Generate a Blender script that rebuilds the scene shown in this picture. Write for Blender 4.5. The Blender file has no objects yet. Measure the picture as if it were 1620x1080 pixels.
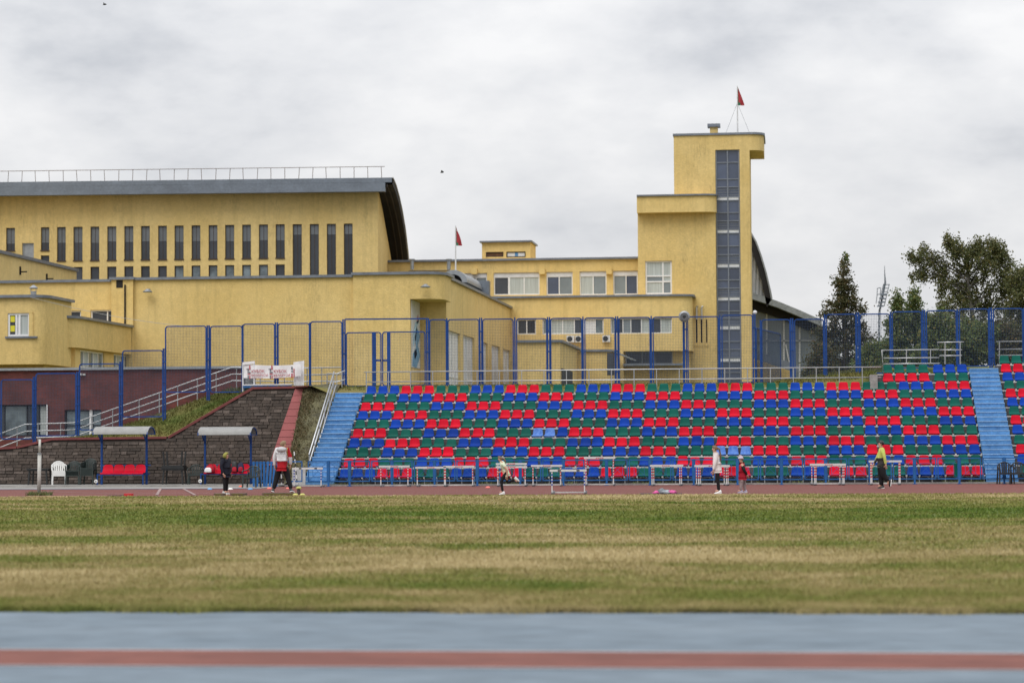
import bpy, math, random
import numpy as np
from mathutils import Vector, Matrix
random.seed(7); NR = np.random.RandomState(11)
S = bpy.context.scene; COL = S.collection
R = math.radians
# ------------------------------------------------------------------ camera
F = 3825.0; YAW = R(6.5); PIT = math.atan(159 / F); ROLL = R(.34); H = 1.67
_fh = Vector((-math.sin(YAW), math.cos(YAW), 0)); _rr = Vector((math.cos(YAW), math.sin(YAW), 0)); _z = Vector((0, 0, 1))
CF = _fh * math.cos(PIT) + _z * math.sin(PIT); _u = -_fh * math.sin(PIT) + _z * math.cos(PIT)
CR = _rr * math.cos(ROLL) - _u * math.sin(ROLL); CU = _u * math.cos(ROLL) + _rr * math.sin(ROLL)
cd = bpy.data.cameras.new('camera'); cam = bpy.data.objects.new('camera', cd); COL.objects.link(cam); S.camera = cam
cam.matrix_world = Matrix(((CR.x, CU.x, -CF.x, 0), (CR.y, CU.y, -CF.y, 0), (CR.z, CU.z, -CF.z, H), (0, 0, 0, 1)))
cd.sensor_width = 36; cd.lens = F / 1620 * 36; cd.clip_start = .5; cd.clip_end = 6000
cd.dof.use_dof = True; cd.dof.focus_distance = 92; cd.dof.aperture_fstop = 1.5
# ------------------------------------------------------------------ world
W = bpy.data.worlds.new('World'); S.world = W; W.use_nodes = True
nt = W.node_tree; nt.nodes.clear()
def N(t, typ, **k):
    n = t.nodes.new(typ)
    for a, b in k.items():
        if a.startswith('i_'): n.inputs[a[2:].replace('_', ' ')].default_value = b
        else: setattr(n, a, b)
    return n
SUN_EL, SUN_ROT = R(52), R(200)
sky = N(nt, 'ShaderNodeTexSky', sky_type='NISHITA', sun_disc=False, sun_elevation=SUN_EL, sun_rotation=SUN_ROT, dust_density=3.0)
tc = N(nt, 'ShaderNodeTexCoord')
mp = N(nt, 'ShaderNodeMapping'); mp.inputs['Scale'].default_value = (1, 1, 2.2); mp.inputs['Rotation'].default_value = (0, R(6), 0); mp.inputs['Location'].default_value = (.37, .2, .13)
n1 = N(nt, 'ShaderNodeTexNoise'); n1.inputs['Scale'].default_value = 5.6; n1.inputs['Detail'].default_value = 7; n1.inputs['Roughness'].default_value = .5; n1.inputs['Distortion'].default_value = .25
n2 = N(nt, 'ShaderNodeTexNoise'); n2.inputs['Scale'].default_value = 19; n2.inputs['Detail'].default_value = 5; n2.inputs['Roughness'].default_value = .55
cr = N(nt, 'ShaderNodeValToRGB'); e = cr.color_ramp.elements
e[0].position = .36; e[0].color = (.52, .54, .58, 1); e[1].position = .60; e[1].color = (.84, .84, .848, 1)
x = e.new(.47); x.color = (.70, .71, .735, 1)
mixn = N(nt, 'ShaderNodeMix', data_type='FLOAT'); mixn.inputs[0].default_value = .32
sx = N(nt, 'ShaderNodeSeparateXYZ'); m1 = N(nt, 'ShaderNodeMath', operation='MAXIMUM'); m1.inputs[1].default_value = 0
m2 = N(nt, 'ShaderNodeMath', operation='MULTIPLY_ADD'); m2.inputs[1].default_value = 1.35; m2.inputs[2].default_value = .95   # overcast sky: brighter towards the zenith
vm = N(nt, 'ShaderNodeVectorMath', operation='SCALE')
mx = N(nt, 'ShaderNodeMix', data_type='RGBA'); mx.inputs[0].default_value = .95
sk = N(nt, 'ShaderNodeVectorMath', operation='SCALE'); sk.inputs['Scale'].default_value = .08
bg = N(nt, 'ShaderNodeBackground'); out = N(nt, 'ShaderNodeOutputWorld')
L = nt.links.new
L(tc.outputs['Generated'], mp.inputs[0]); L(mp.outputs[0], n1.inputs['Vector']); L(mp.outputs[0], n2.inputs['Vector'])
L(n1.outputs[0], mixn.inputs[2]); L(n2.outputs[0], mixn.inputs[3]); L(mixn.outputs[0], cr.inputs[0])
L(tc.outputs['Generated'], sx.inputs[0]); L(sx.outputs[2], m1.inputs[0]); L(m1.outputs[0], m2.inputs[0])
L(cr.outputs[0], vm.inputs[0]); L(m2.outputs[0], vm.inputs['Scale']); L(sky.outputs[0], sk.inputs[0])
L(sk.outputs[0], mx.inputs[6]); L(vm.outputs[0], mx.inputs[7]); L(mx.outputs[2], bg.inputs[0]); L(bg.outputs[0], out.inputs[0])
# ------------------------------------------------------------------ sun through the cloud
sl = bpy.data.lights.new('sun', 'SUN'); sl.energy = 1.5; sl.angle = R(40); sl.color = (1, .965, .91)
so = bpy.data.objects.new('sun', sl); COL.objects.link(so)
_az = R(200)  # from behind the camera, a little to the left
so.rotation_euler = Vector((-math.sin(_az) * math.cos(SUN_EL), -math.cos(_az) * math.cos(SUN_EL), -math.sin(SUN_EL))).to_track_quat('-Z', 'Y').to_euler()
so.location = (0, 0, 60)
S.view_settings.view_transform = 'Standard'; S.view_settings.look = 'None'; S.view_settings.exposure = 0; S.view_settings.gamma = 1
S.render.engine = 'CYCLES'

# ------------------------------------------------------------------ measuring helpers
CAM = Vector((0, 0, H))
def ray(px, py): return CF + CR * ((px - 810) / F) + CU * ((540 - py) / F)
def at(px, py, Y): d = ray(px, py); return CAM + d * (Y / d.y)
def gnd(px, py, z=0): d = ray(px, py); return CAM + d * ((z - H) / d.z)
class PM:
    """a plane of a facade: origin O, direction U along it, N out of it, V up it"""
    def __init__(s, O, U, Nn, V=(0, 0, 1)): s.O = Vector(O); s.U = Vector(U).normalized(); s.N = Vector(Nn).normalized(); s.V = Vector(V).normalized()
    def hit(s, px, py): d = ray(px, py); return CAM + d * ((s.O - CAM).dot(s.N) / d.dot(s.N))
    def uv(s, px, py): p = s.hit(px, py) - s.O; return p.dot(s.U), p.dot(s.V)
    def rect(s, x0, y0, x1, y1):
        xm, ym = (x0 + x1) / 2, (y0 + y1) / 2
        return (s.uv(x0, ym)[0], s.uv(x1, ym)[0], s.uv(xm, y1)[1], s.uv(xm, y0)[1])
    def P(s, u, v, d=0): return s.O + s.U * u + s.V * v - s.N * d
def YP(Y): return PM((0, Y, 0), (1, 0, 0), (0, -1, 0))
def XP(X): return PM((X, 0, 0), (0, 1, 0), (1, 0, 0))

# ------------------------------------------------------------------ mesh builder
class MB:
    def __init__(s): s.v = []; s.f = []; s.m = []
    def face(s, pts, mi=0):
        b = len(s.v); s.v += [tuple(p) for p in pts]; s.f.append(tuple(range(b, b + len(pts)))); s.m.append(mi)
    def hexa(s, p, mi=0):   # 8 points: bottom 4 ccw, top 4
        b = len(s.v); s.v += [tuple(q) for q in p]
        for f in ((3, 2, 1, 0), (4, 5, 6, 7), (0, 1, 5, 4), (1, 2, 6, 5), (2, 3, 7, 6), (3, 0, 4, 7)): s.f.append(tuple(b + i for i in f)); s.m.append(mi)
    def box(s, x0, x1, y0, y1, z0, z1, mi=0):
        s.hexa([(x0, y0, z0), (x1, y0, z0), (x1, y1, z0), (x0, y1, z0), (x0, y0, z1), (x1, y0, z1), (x1, y1, z1), (x0, y1, z1)], mi)
    def pbox(s, pm, u0, u1, v0, v1, d0, d1, mi=0):   # box in facade space, d0 (outer) to d1 (inner)
        s.hexa([pm.P(u0, v0, d0), pm.P(u1, v0, d0), pm.P(u1, v0, d1), pm.P(u0, v0, d1), pm.P(u0, v1, d0), pm.P(u1, v1, d0), pm.P(u1, v1, d1), pm.P(u0, v1, d1)], mi)
    def bar(s, a, b, w, h=None, mi=0, up=(0, 0, 1)):
        a = Vector(a); b = Vector(b); h = h or w; d = (b - a).normalized(); u = Vector(up)
        if abs(d.dot(u)) > .98: u = Vector((0, 1, 0))
        r = d.cross(u).normalized(); u = r.cross(d)
        q = [(-1, -1), (1, -1), (1, 1), (-1, 1)]
        s.hexa([a + r * (i * w / 2) + u * (j * h / 2) for i, j in q] + [b + r * (i * w / 2) + u * (j * h / 2) for i, j in q], mi)
    def tube(s, pts, r, n=8, mi=0, cap=True):
        pts = [Vector(p) for p in pts]; rs = r if isinstance(r, (list, tuple)) else [r] * len(pts); b = len(s.v)
        for i, p in enumerate(pts):
            d = (pts[min(i + 1, len(pts) - 1)] - pts[max(i - 1, 0)]).normalized()
            u = Vector((0, 0, 1)) if abs(d.z) < .95 else Vector((0, 1, 0))
            a = d.cross(u).normalized(); c = a.cross(d)
            for k in range(n): t = 2 * math.pi * k / n; s.v.append(tuple(p + (a * math.cos(t) + c * math.sin(t)) * rs[i]))
        for i in range(len(pts) - 1):
            for k in range(n): s.f.append((b + i * n + k, b + i * n + (k + 1) % n, b + (i + 1) * n + (k + 1) % n, b + (i + 1) * n + k)); s.m.append(mi)
        if cap:
            s.f.append(tuple(b + k for k in range(n - 1, -1, -1))); s.m.append(mi)
            e = b + (len(pts) - 1) * n; s.f.append(tuple(e + k for k in range(n))); s.m.append(mi)
    def prism(s, foot, z0, z1, mi=0):
        n = len(foot); b = len(s.v)
        s.v += [(p[0], p[1], z0) for p in foot] + [(p[0], p[1], z1) for p in foot]
        s.f.append(tuple(b + i for i in range(n - 1, -1, -1))); s.m.append(mi); s.f.append(tuple(b + n + i for i in range(n))); s.m.append(mi)
        for i in range(n): j = (i + 1) % n; s.f.append((b + i, b + j, b + n + j, b + n + i)); s.m.append(mi)
    def extrude(s, poly, vec, mi=0):  # any planar polygon pushed along vec
        n = len(poly); b = len(s.v); vec = Vector(vec)
        s.v += [tuple(Vector(p)) for p in poly] + [tuple(Vector(p) + vec) for p in poly]
        s.f.append(tuple(b + i for i in range(n - 1, -1, -1))); s.m.append(mi); s.f.append(tuple(b + n + i for i in range(n))); s.m.append(mi)
        for i in range(n): j = (i + 1) % n; s.f.append((b + i, b + j, b + n + j, b + n + i)); s.m.append(mi)
    def lathe(s, c, prof, n=12, mi=0, axis='z'):
        b = len(s.v)
        for r, h in prof:
            for k in range(n):
                t = 2 * math.pi * k / n; a, d = r * math.cos(t), r * math.sin(t)
                s.v.append((c[0] + a, c[1] + d, c[2] + h) if axis == 'z' else (c[0] + a, c[1] + h, c[2] + d))
        for i in range(len(prof) - 1):
            for k in range(n): s.f.append((b + i * n + k, b + i * n + (k + 1) % n, b + (i + 1) * n + (k + 1) % n, b + (i + 1) * n + k)); s.m.append(mi)
        s.f.append(tuple(b + k for k in range(n - 1, -1, -1))); s.m.append(mi)
        e = b + (len(prof) - 1) * n; s.f.append(tuple(e + k for k in range(n))); s.m.append(mi)
    def ball(s, c, r, n=10, m=6, mi=0):
        b = len(s.v); c = Vector(c); r = r if isinstance(r, (tuple, list)) else (r, r, r)
        for i in range(m + 1):
            ph = math.pi * i / m
            for k in range(n): t = 2 * math.pi * k / n; s.v.append((c.x + r[0] * math.sin(ph) * math.cos(t), c.y + r[1] * math.sin(ph) * math.sin(t), c.z + r[2] * math.cos(ph)))
        for i in range(m):
            for k in range(n): s.f.append((b + (i + 1) * n + k, b + (i + 1) * n + (k + 1) % n, b + i * n + (k + 1) % n, b + i * n + k)); s.m.append(mi)
    def facade(s, pm, u0, u1, v0, v1, holes, depth=.25, mi=0):
        us = sorted({u0, u1, *[min(max(h[i], u0), u1) for h in holes for i in (0, 1)]}); vs = sorted({v0, v1, *[min(max(h[i], v0), v1) for h in holes for i in (2, 3)]})
        for a, b in zip(us, us[1:]):
            for c, d in zip(vs, vs[1:]):
                um, vmid = (a + b) / 2, (c + d) / 2
                if any(h[0] < um < h[1] and h[2] < vmid < h[3] for h in holes): continue
                s.face([pm.P(a, c), pm.P(b, c), pm.P(b, d), pm.P(a, d)], mi)
        for a, b, c, d in holes:
            for (p, q, r_, t) in (((a, c), (b, c), 0, 0), ((b, c), (b, d), 0, 0), ((b, d), (a, d), 0, 0), ((a, d), (a, c), 0, 0)):
                s.face([pm.P(*p), pm.P(*p, depth), pm.P(*q, depth), pm.P(*q)], mi)
    def mesh(s, name, mats, smooth=False):
        me = bpy.data.meshes.new(name); me.from_pydata(s.v, [], s.f)
        for m in (mats if isinstance(mats, (list, tuple)) else [mats]): me.materials.append(m)
        if any(s.m): me.polygons.foreach_set('material_index', s.m)
        if smooth: me.polygons.foreach_set('use_smooth', [True] * len(me.polygons))
        me.update(); return me
    def build(s, name, mats, parent=None, local=False, smooth=False, **tags): return link(name, s.mesh(name, mats, smooth), parent, local, **tags)
def link(name, me, parent=None, local=False, **tags):
    o = bpy.data.objects.new(name, me); COL.objects.link(o)
    if parent:
        o.parent = parent
        if not local: o.matrix_parent_inverse = WM[parent.name].inverted()
    WM[o.name] = Matrix() if not local else (WM[parent.name].copy() if parent else Matrix())
    for k, v in tags.items(): o[k] = v
    return o
WM = {}
def T(name, label, category, loc=(0, 0, 0), group=None, rz=0):
    o = bpy.data.objects.new(name, None); COL.objects.link(o); o.location = loc; o.rotation_euler = (0, 0, rz); o.empty_display_size = .2
    WM[o.name] = Matrix.Translation(Vector(loc)) @ Matrix.Rotation(rz, 4, 'Z')
    o['label'] = label; o['category'] = category
    if group: o['group'] = group
    return o
def tree_copy(src, loc, label=None, rz=None, top=True):
    c = src.copy(); COL.objects.link(c)
    if top:
        c.location = loc
        if rz is not None: c.rotation_euler = (0, 0, rz)
        if label: c['label'] = label
    for ch in src.children:
        k = tree_copy(ch, None, top=False); k.parent = c; k.matrix_parent_inverse = ch.matrix_parent_inverse.copy()
    return c
def ordn(i): return {1: 'first', 2: 'second', 3: 'third', 4: 'fourth', 5: 'fifth', 6: 'sixth', 7: 'seventh', 8: 'eighth', 9: 'ninth', 10: 'tenth', 11: 'eleventh', 12: 'twelfth'}.get(i, str(i) + ('th' if 10 < i % 100 < 14 else {1: 'st', 2: 'nd', 3: 'rd'}.get(i % 10, 'th')))

# ------------------------------------------------------------------ materials
MATS = {}
def srgb(c): return tuple(((v / 255) / 12.92 if v / 255 <= .04045 else ((v / 255 + .055) / 1.055) ** 2.4) for v in c)
def mat(name, col, rough=.6, var=.12, scale=3.0, stretch=(1, 1, 1), bump=0., bscale=None, metal=0., spec=.5, col2=None, rand=0., coat=0., fine=0., fscale=40):
    if name in MATS: return MATS[name]
    m = bpy.data.materials.new(name); m.use_nodes = True; t = m.node_tree; b = t.nodes['Principled BSDF']; L = t.links.new
    g = N(t, 'ShaderNodeNewGeometry'); mp = N(t, 'ShaderNodeMapping'); mp.inputs['Scale'].default_value = stretch; L(g.outputs['Position'], mp.inputs[0])
    n = N(t, 'ShaderNodeTexNoise'); n.inputs['Scale'].default_value = scale; n.inputs['Detail'].default_value = 6; n.inputs['Roughness'].default_value = .6; L(mp.outputs[0], n.inputs['Vector'])
    r = N(t, 'ShaderNodeValToRGB'); a = r.color_ramp.elements; a[0].position = .3; a[1].position = .7
    c2 = col2 or tuple(v * (1 - var) for v in col); c1 = col if col2 else tuple(min(1, v * (1 + var * .5)) for v in col)
    a[0].color = (*c2, 1); a[1].color = (*c1, 1); L(n.outputs[0], r.inputs[0]); o = r.outputs[0]
    if fine:
        n3 = N(t, 'ShaderNodeTexNoise'); n3.inputs['Scale'].default_value = fscale; n3.inputs['Detail'].default_value = 3; L(mp.outputs[0], n3.inputs['Vector'])
        mr = N(t, 'ShaderNodeMapRange'); mr.inputs[1].default_value = .3; mr.inputs[2].default_value = .7; mr.inputs[3].default_value = 1 - fine; mr.inputs[4].default_value = 1 + fine; L(n3.outputs[0], mr.inputs[0])
        sc = N(t, 'ShaderNodeVectorMath', operation='SCALE'); L(o, sc.inputs[0]); L(mr.outputs[0], sc.inputs['Scale']); o = sc.outputs[0]
    if rand:
        oi = N(t, 'ShaderNodeObjectInfo'); mr = N(t, 'ShaderNodeMapRange'); mr.inputs[3].default_value = 1 - rand; mr.inputs[4].default_value = 1 + rand; L(oi.outputs['Random'], mr.inputs[0])
        sc = N(t, 'ShaderNodeVectorMath', operation='SCALE'); L(o, sc.inputs[0]); L(mr.outputs[0], sc.inputs['Scale']); o = sc.outputs[0]
    L(o, b.inputs['Base Color']); b.inputs['Roughness'].default_value = rough; b.inputs['Metallic'].default_value = metal; b.inputs['Specular IOR Level'].default_value = spec; b.inputs['Coat Weight'].default_value = coat
    if bump:
        nb = N(t, 'ShaderNodeTexNoise'); nb.inputs['Scale'].default_value = bscale or scale * 6; nb.inputs['Detail'].default_value = 4; L(mp.outputs[0], nb.inputs['Vector'])
        bp = N(t, 'ShaderNodeBump'); bp.inputs['Strength'].default_value = bump; bp.inputs['Distance'].default_value = .05; L(nb.outputs[0], bp.inputs['Height']); L(bp.outputs[0], b.inputs['Normal'])
    MATS[name] = m; return m
def stucco(name, col):
    """weathered yellow plaster: broad patches, vertical rain streaks, fine mottling"""
    m = bpy.data.materials.new(name); m.use_nodes = True; t = m.node_tree; b = t.nodes['Principled BSDF']; L = t.links.new
    g = N(t, 'ShaderNodeNewGeometry'); o = None
    def ns(scale, st, lo, hi, p0=.35, p1=.7, det=5):
        mp = N(t, 'ShaderNodeMapping'); mp.inputs['Scale'].default_value = st; L(g.outputs['Position'], mp.inputs[0])
        n = N(t, 'ShaderNodeTexNoise'); n.inputs['Scale'].default_value = scale; n.inputs['Detail'].default_value = det; n.inputs['Roughness'].default_value = .65; L(mp.outputs[0], n.inputs['Vector'])
        r = N(t, 'ShaderNodeMapRange'); r.inputs[1].default_value = p0; r.inputs[2].default_value = p1; r.inputs[3].default_value = lo; r.inputs[4].default_value = hi; L(n.outputs[0], r.inputs[0]); return r.outputs[0], n.outputs[0]
    a, _ = ns(.25, (1, 1, 1), 0, 1); rgb = N(t, 'ShaderNodeMix', data_type='RGBA'); rgb.inputs[6].default_value = (*[c * k for c, k in zip(col, (.9, .87, .78))], 1); rgb.inputs[7].default_value = (*col, 1); L(a, rgb.inputs[0])
    s1, _ = ns(1.1, (2.2, 2.2, .12), .86, 1.0, .28, .5); s2, _ = ns(3, (1, 1, 1), .92, 1.05); s3, nf = ns(9, (1, 1, 2.0), .9, 1.08)
    st, _ = ns(.5, (1, 1, .5), 0, 1, .52, .7); sb, _ = ns(5, (2.5, 2.5, .5), .66, 1.0, .36, .56)
    mm = N(t, 'ShaderNodeMix', data_type='FLOAT'); mm.inputs[2].default_value = 1; L(st, mm.inputs[0]); L(sb, mm.inputs[3])
    p = None
    for q in (s1, s2, s3, mm.outputs[0]):
        if p is None: p = q; continue
        k = N(t, 'ShaderNodeMath', operation='MULTIPLY'); L(p, k.inputs[0]); L(q, k.inputs[1]); p = k.outputs[0]
    sc = N(t, 'ShaderNodeVectorMath', operation='SCALE'); L(rgb.outputs[2], sc.inputs[0]); L(p, sc.inputs['Scale']); L(sc.outputs[0], b.inputs['Base Color'])
    b.inputs['Roughness'].default_value = .9; b.inputs['Specular IOR Level'].default_value = .2
    bp = N(t, 'ShaderNodeBump'); bp.inputs['Strength'].default_value = .5; bp.inputs['Distance'].default_value = .06; L(nf, bp.inputs['Height']); L(bp.outputs[0], b.inputs['Normal'])
    MATS[name] = m; return m
YEL = (.725, .55, .24)
M_y = stucco('yellow_plaster', YEL)
M_y2 = stucco('yellow_plaster_tower', (.71, .54, .24))
M_cop = mat('coping_metal', (.17, .19, .225), .45, .25, 1.5, metal=.3, fine=.12, fscale=8)
M_fas = mat('fascia_metal', (.155, .18, .215), .5, .22, .7, (1, 1, 1.6), metal=.25, fine=.12, fscale=6)
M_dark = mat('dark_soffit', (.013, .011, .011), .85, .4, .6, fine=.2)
M_roof = mat('roof_felt', (.13, .14, .15), .9, .3, .5)
M_brown = mat('brown_window_frame', (.045, .025, .015), .6, .3, 4)
M_glass = mat('dark_window_glass', (.038, .043, .052), .12, .4, .45, spec=.55, rand=.25)
M_glassb = mat('blue_tower_glass', (.055, .072, .12), .1, .3, .5, spec=.8, rand=.3)
M_glassg = mat('hazy_glass', (.16, .2, .22), .25, .6, 1.5, spec=.6, rand=.2)
M_glassL = mat('grey_glazing_panel', (.19, .225, .245), .25, .25, .5, spec=.6, rand=.1)
M_blind = mat('grey_blind', (.15, .165, .18), .55, .2, .8, spec=.4)
M_white = mat('white_frame', (.74, .74, .74), .45, .1, 2)
M_whitep = mat('white_panel', (.62, .63, .65), .5, .12, 1, fine=.06, fscale=5)
M_curt = mat('pale_curtain', (.42, .46, .45), .8, .25, 2.5, (3.5, 3.5, .15))
M_metal = mat('grey_metal', (.3, .32, .34), .45, .2, 4, metal=.6)
M_steel = mat('stainless_rail', (.50, .51, .52), .32, .12, 3, metal=.75)
M_blue = mat('fence_blue', (.010, .052, .215), .55, .22, 2.5, spec=.25, fine=.12, fscale=14)
M_wire = mat('blue_grey_wire', (.035, .06, .11), .5, .3, 3)
M_lblue = mat('low_fence_blue', (.02, .11, .31), .55, .2, 3, spec=.25, fine=.1)
M_step = mat('blue_step_paint', (.115, .285, .53), .75, .22, 1.6, (1, 1, 1), col2=(.07, .19, .40), fine=.14, fscale=9, bump=.2, rand=.13, spec=.25)
M_stepe = mat('worn_step_edge', (.27, .43, .62), .75, .3, 2.5, fine=.2, spec=.25)
M_conc = mat('concrete', (.30, .29, .275), .9, .3, 1.2, fine=.15, fscale=18, bump=.2)
M_concd = mat('shaded_concrete', (.085, .082, .085), .9, .35, 1.0, fine=.2, fscale=12)  # concrete darkened so its colour carries the shadow in the seat gaps
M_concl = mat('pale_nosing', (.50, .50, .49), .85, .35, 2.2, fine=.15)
M_pave = mat('pavement', (.235, .225, .21), .9, .25, .8, fine=.14, fscale=10)
M_red = mat('seat_red', (.52, .002, .021), .5, .2, 1.6, rand=.13, spec=.12)
M_sblue = mat('seat_blue', (.001, .042, .305), .5, .2, 1.6, rand=.16, spec=.12)
M_green = mat('seat_green', (.002, .094, .072), .5, .2, 1.6, rand=.16, spec=.12)
M_fade = mat('seat_blue_faded', (.13, .26, .58), .6, .0, 9, col2=(.03, .11, .42), spec=.25)
M_black = mat('black_plastic', (.014, .016, .017), .5, .3, 5)
M_dgreen = mat('dark_green_plastic', (.02, .033, .030), .45, .3, 5)
M_wplast = mat('white_plastic', (.74, .74, .72), .45, .08, 5)
M_stone = mat('dark_stone', (.050, .037, .029), .9, .4, 5, fine=.25, fscale=22, bump=.5, rand=.22)
M_stone2 = mat('pale_stone', (.085, .066, .055), .9, .4, 5, fine=.25, fscale=22, bump=.5, rand=.25)
M_mortar = mat('stone_mortar', (.027, .02, .016), .95, .3, 5)
M_cap = mat('red_stone_cap', (.17, .042, .040), .8, .25, 2, fine=.15)
M_pink = mat('red_tile_strip', (.30, .085, .085), .8, .15, 2, fine=.12)
M_skin = mat('skin', (.52, .29, .205), .55, .08, 8)
M_can = mat('canopy_polycarbonate', (.25, .25, .24), .4, .2, 3, fine=.1)
M_rubber = mat('black_rubber', (.02, .02, .02), .7, .2, 6)
M_cloth_w = mat('white_banner', (.74, .73, .74), .75, .12, 4)

# grass: soil and blades share one colour field, so blades match the turf they grow from
def grass_mat(name, k=1., lawn=False):
    m = bpy.data.materials.new(name); m.use_nodes = True; t = m.node_tree; b = t.nodes['Principled BSDF']; L = t.links.new
    g = N(t, 'ShaderNodeNewGeometry')
    def ns(scale, st, det=5, rough=.6):
        mp = N(t, 'ShaderNodeMapping'); mp.inputs['Scale'].default_value = st; L(g.outputs['Position'], mp.inputs[0])
        n = N(t, 'ShaderNodeTexNoise'); n.inputs['Scale'].default_value = scale; n.inputs['Detail'].default_value = det; n.inputs['Roughness'].default_value = rough; L(mp.outputs[0], n.inputs['Vector']); return n.outputs[0]
    def math_(op, a, b_):
        n = N(t, 'ShaderNodeMath', operation=op)
        for i, q in enumerate((a, b_)):
            if isinstance(q, (int, float)): n.inputs[i].default_value = q
            else: L(q, n.inputs[i])
        return n.outputs[0]
    n1 = ns(.24, (.55, 1, 1), 5, .6); n2 = ns(1.1, (.8, 1, 1), 5, .6); n3 = ns(14, (1, 1, 1), 3)
    v = math_('ADD', math_('MULTIPLY', n1, .85), math_('ADD', math_('MULTIPLY', n2, .40), math_('MULTIPLY', n3, .16))); v = math_('SUBTRACT', v, .215)
    if not lawn:   # mown and watered strips across the pitch
        sp = N(t, 'ShaderNodeSeparateXYZ'); L(g.outputs['Position'], sp.inputs[0])
        fc = N(t, 'ShaderNodeFloatCurve'); c = fc.mapping.curves[0]
        pts = [(22, .525), (24.2, .515), (25.5, .48), (30, .46), (34, .44), (38, .455), (43, .47), (47, .51), (51, .575), (57, .585), (60, .56), (64, .50), (70, .465), (76, .46)]
        c.points[0].location = (0, pts[0][1]); c.points[1].location = (1, pts[-1][1])
        for a, q in pts[1:-1]: c.points.new((a - 20) / 60, q)
        fc.mapping.update(); L(math_('DIVIDE', math_('SUBTRACT', sp.outputs[1], 20), 60), fc.inputs['Value'])
        v = math_('ADD', v, math_('SUBTRACT', math_('MULTIPLY', fc.outputs[0], 1.25), .60))
    r = N(t, 'ShaderNodeValToRGB'); L(v, r.inputs[0]); a = r.color_ramp.elements
    a[0].position = .33; a[0].color = (.36 * k, .295 * k, .16 * k, 1); a[1].position = .70; a[1].color = (.078 * k, .118 * k, .02 * k, 1)
    q = a.new(.45); q.color = (.25 * k, .207 * k, .093 * k, 1); q = a.new(.56); q.color = (.15 * k, .158 * k, .042 * k, 1)
    if lawn:
        for i, c in enumerate([(.20, .155, .06), (.14, .135, .04), (.095, .115, .028), (.065, .10, .022)]): a[i].color = (*c, 1)
    L(r.outputs[0], b.inputs['Base Color']); b.inputs['Roughness'].default_value = .9; b.inputs['Specular IOR Level'].default_value = .15
    MATS[name] = m; return m
M_turf = grass_mat('turf_soil', .9); M_blade = grass_mat('turf_blade', 1.22); M_bank = grass_mat('bank_grass', 1, True)
def track_mat(name, base, dark, streak=(.06, 1.6, 1)):
    return mat(name, base, .85, .15, .9, streak, col2=dark, fine=.16, fscale=5, bump=.15, spec=.15)
M_trk = track_mat('track_red', (.18, .065, .053), (.135, .052, .045))
M_nblue = track_mat('run_off_blue', (.168, .207, .243), (.125, .16, .193), (.4, .8, 1))
M_nred = track_mat('near_lane_red', (.20, .08, .064), (.14, .058, .048), (.5, 1.4, 1))
M_line = mat('lane_line_white', (.42, .43, .44), .8, .25, .7)
M_linef = mat('lane_line_faded', (.28, .19, .18), .8, .35, .5, (.3, 1, 1))

# ================================================================== SETTING
def sheet(name, x0, x1, y0, y1, z, m, parent=None, **k):
    b = MB(); b.face([(x0, y0, z), (x1, y0, z), (x1, y1, z), (x0, y1, z)])
    return b.build(name, m, parent, **({'kind': 'structure'} if not parent else {}), **k)
sheet('ground', -3000, 3000, -600, 5000, -.03, mat('earth', (.16, .15, .10), .95, .3, .02))
sheet('pitch', -70, 60, 23.8, 75.75, 0, M_turf)
nr = sheet('near_track', -70, 60, -30, 23.75, -.004, M_nblue)
sheet('red_lane', -70, 60, 17.93, 19.28, .002, M_nred, nr)
sheet('lane_line', -70, 60, 19.285, 19.335, .002, M_line, nr); sheet('lane_line', -70, 60, 17.875, 17.925, .002, M_line, nr)
tr = sheet('running_track', -70, 60, 75.8, 92.9, -.006, M_trk)
sheet('lane_line', -70, 60, 75.82, 75.95, .004, M_line, tr)
for i in range(8): sheet('lane_line', -70, 60, 77.6 + i * 1.6, 77.66 + i * 1.6, .004, M_linef, tr)
b = MB()   # worn approach lines painted across the left of the track
for (x0, y0, x1, y1) in ((-24, 78.3, -21.5, 76.6), (-22.5, 88.6, -19.2, 77.2), (-23.6, 89.5, -20.6, 77.6), (-27, 85, -22, 79), (-22, 80.5, -19, 80.2)):
    d = Vector((x1 - x0, y1 - y0, 0)).normalized(); n = Vector((-d.y, d.x, 0)) * .05; a, c = Vector((x0, y0, .009)), Vector((x1, y1, .009)); b.face([a - n, c - n, c + n, a + n])
b.build('approach_line', M_linef, tr)
pv = sheet('pavement', -70, 60, 92.9, 104, -.002, M_pave)
sheet('edge_stripe', -70, -19.6, 88.3, 88.6, .006, M_lblue, tr)
sheet('concrete_strip', -70, -19.6, 88.6, 92.9, .004, M_pave, tr)
b = MB(); b.box(-70, 60, 92.9, 93.05, -.02, .06); b.build('kerb', M_conc, kind='structure')

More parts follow.
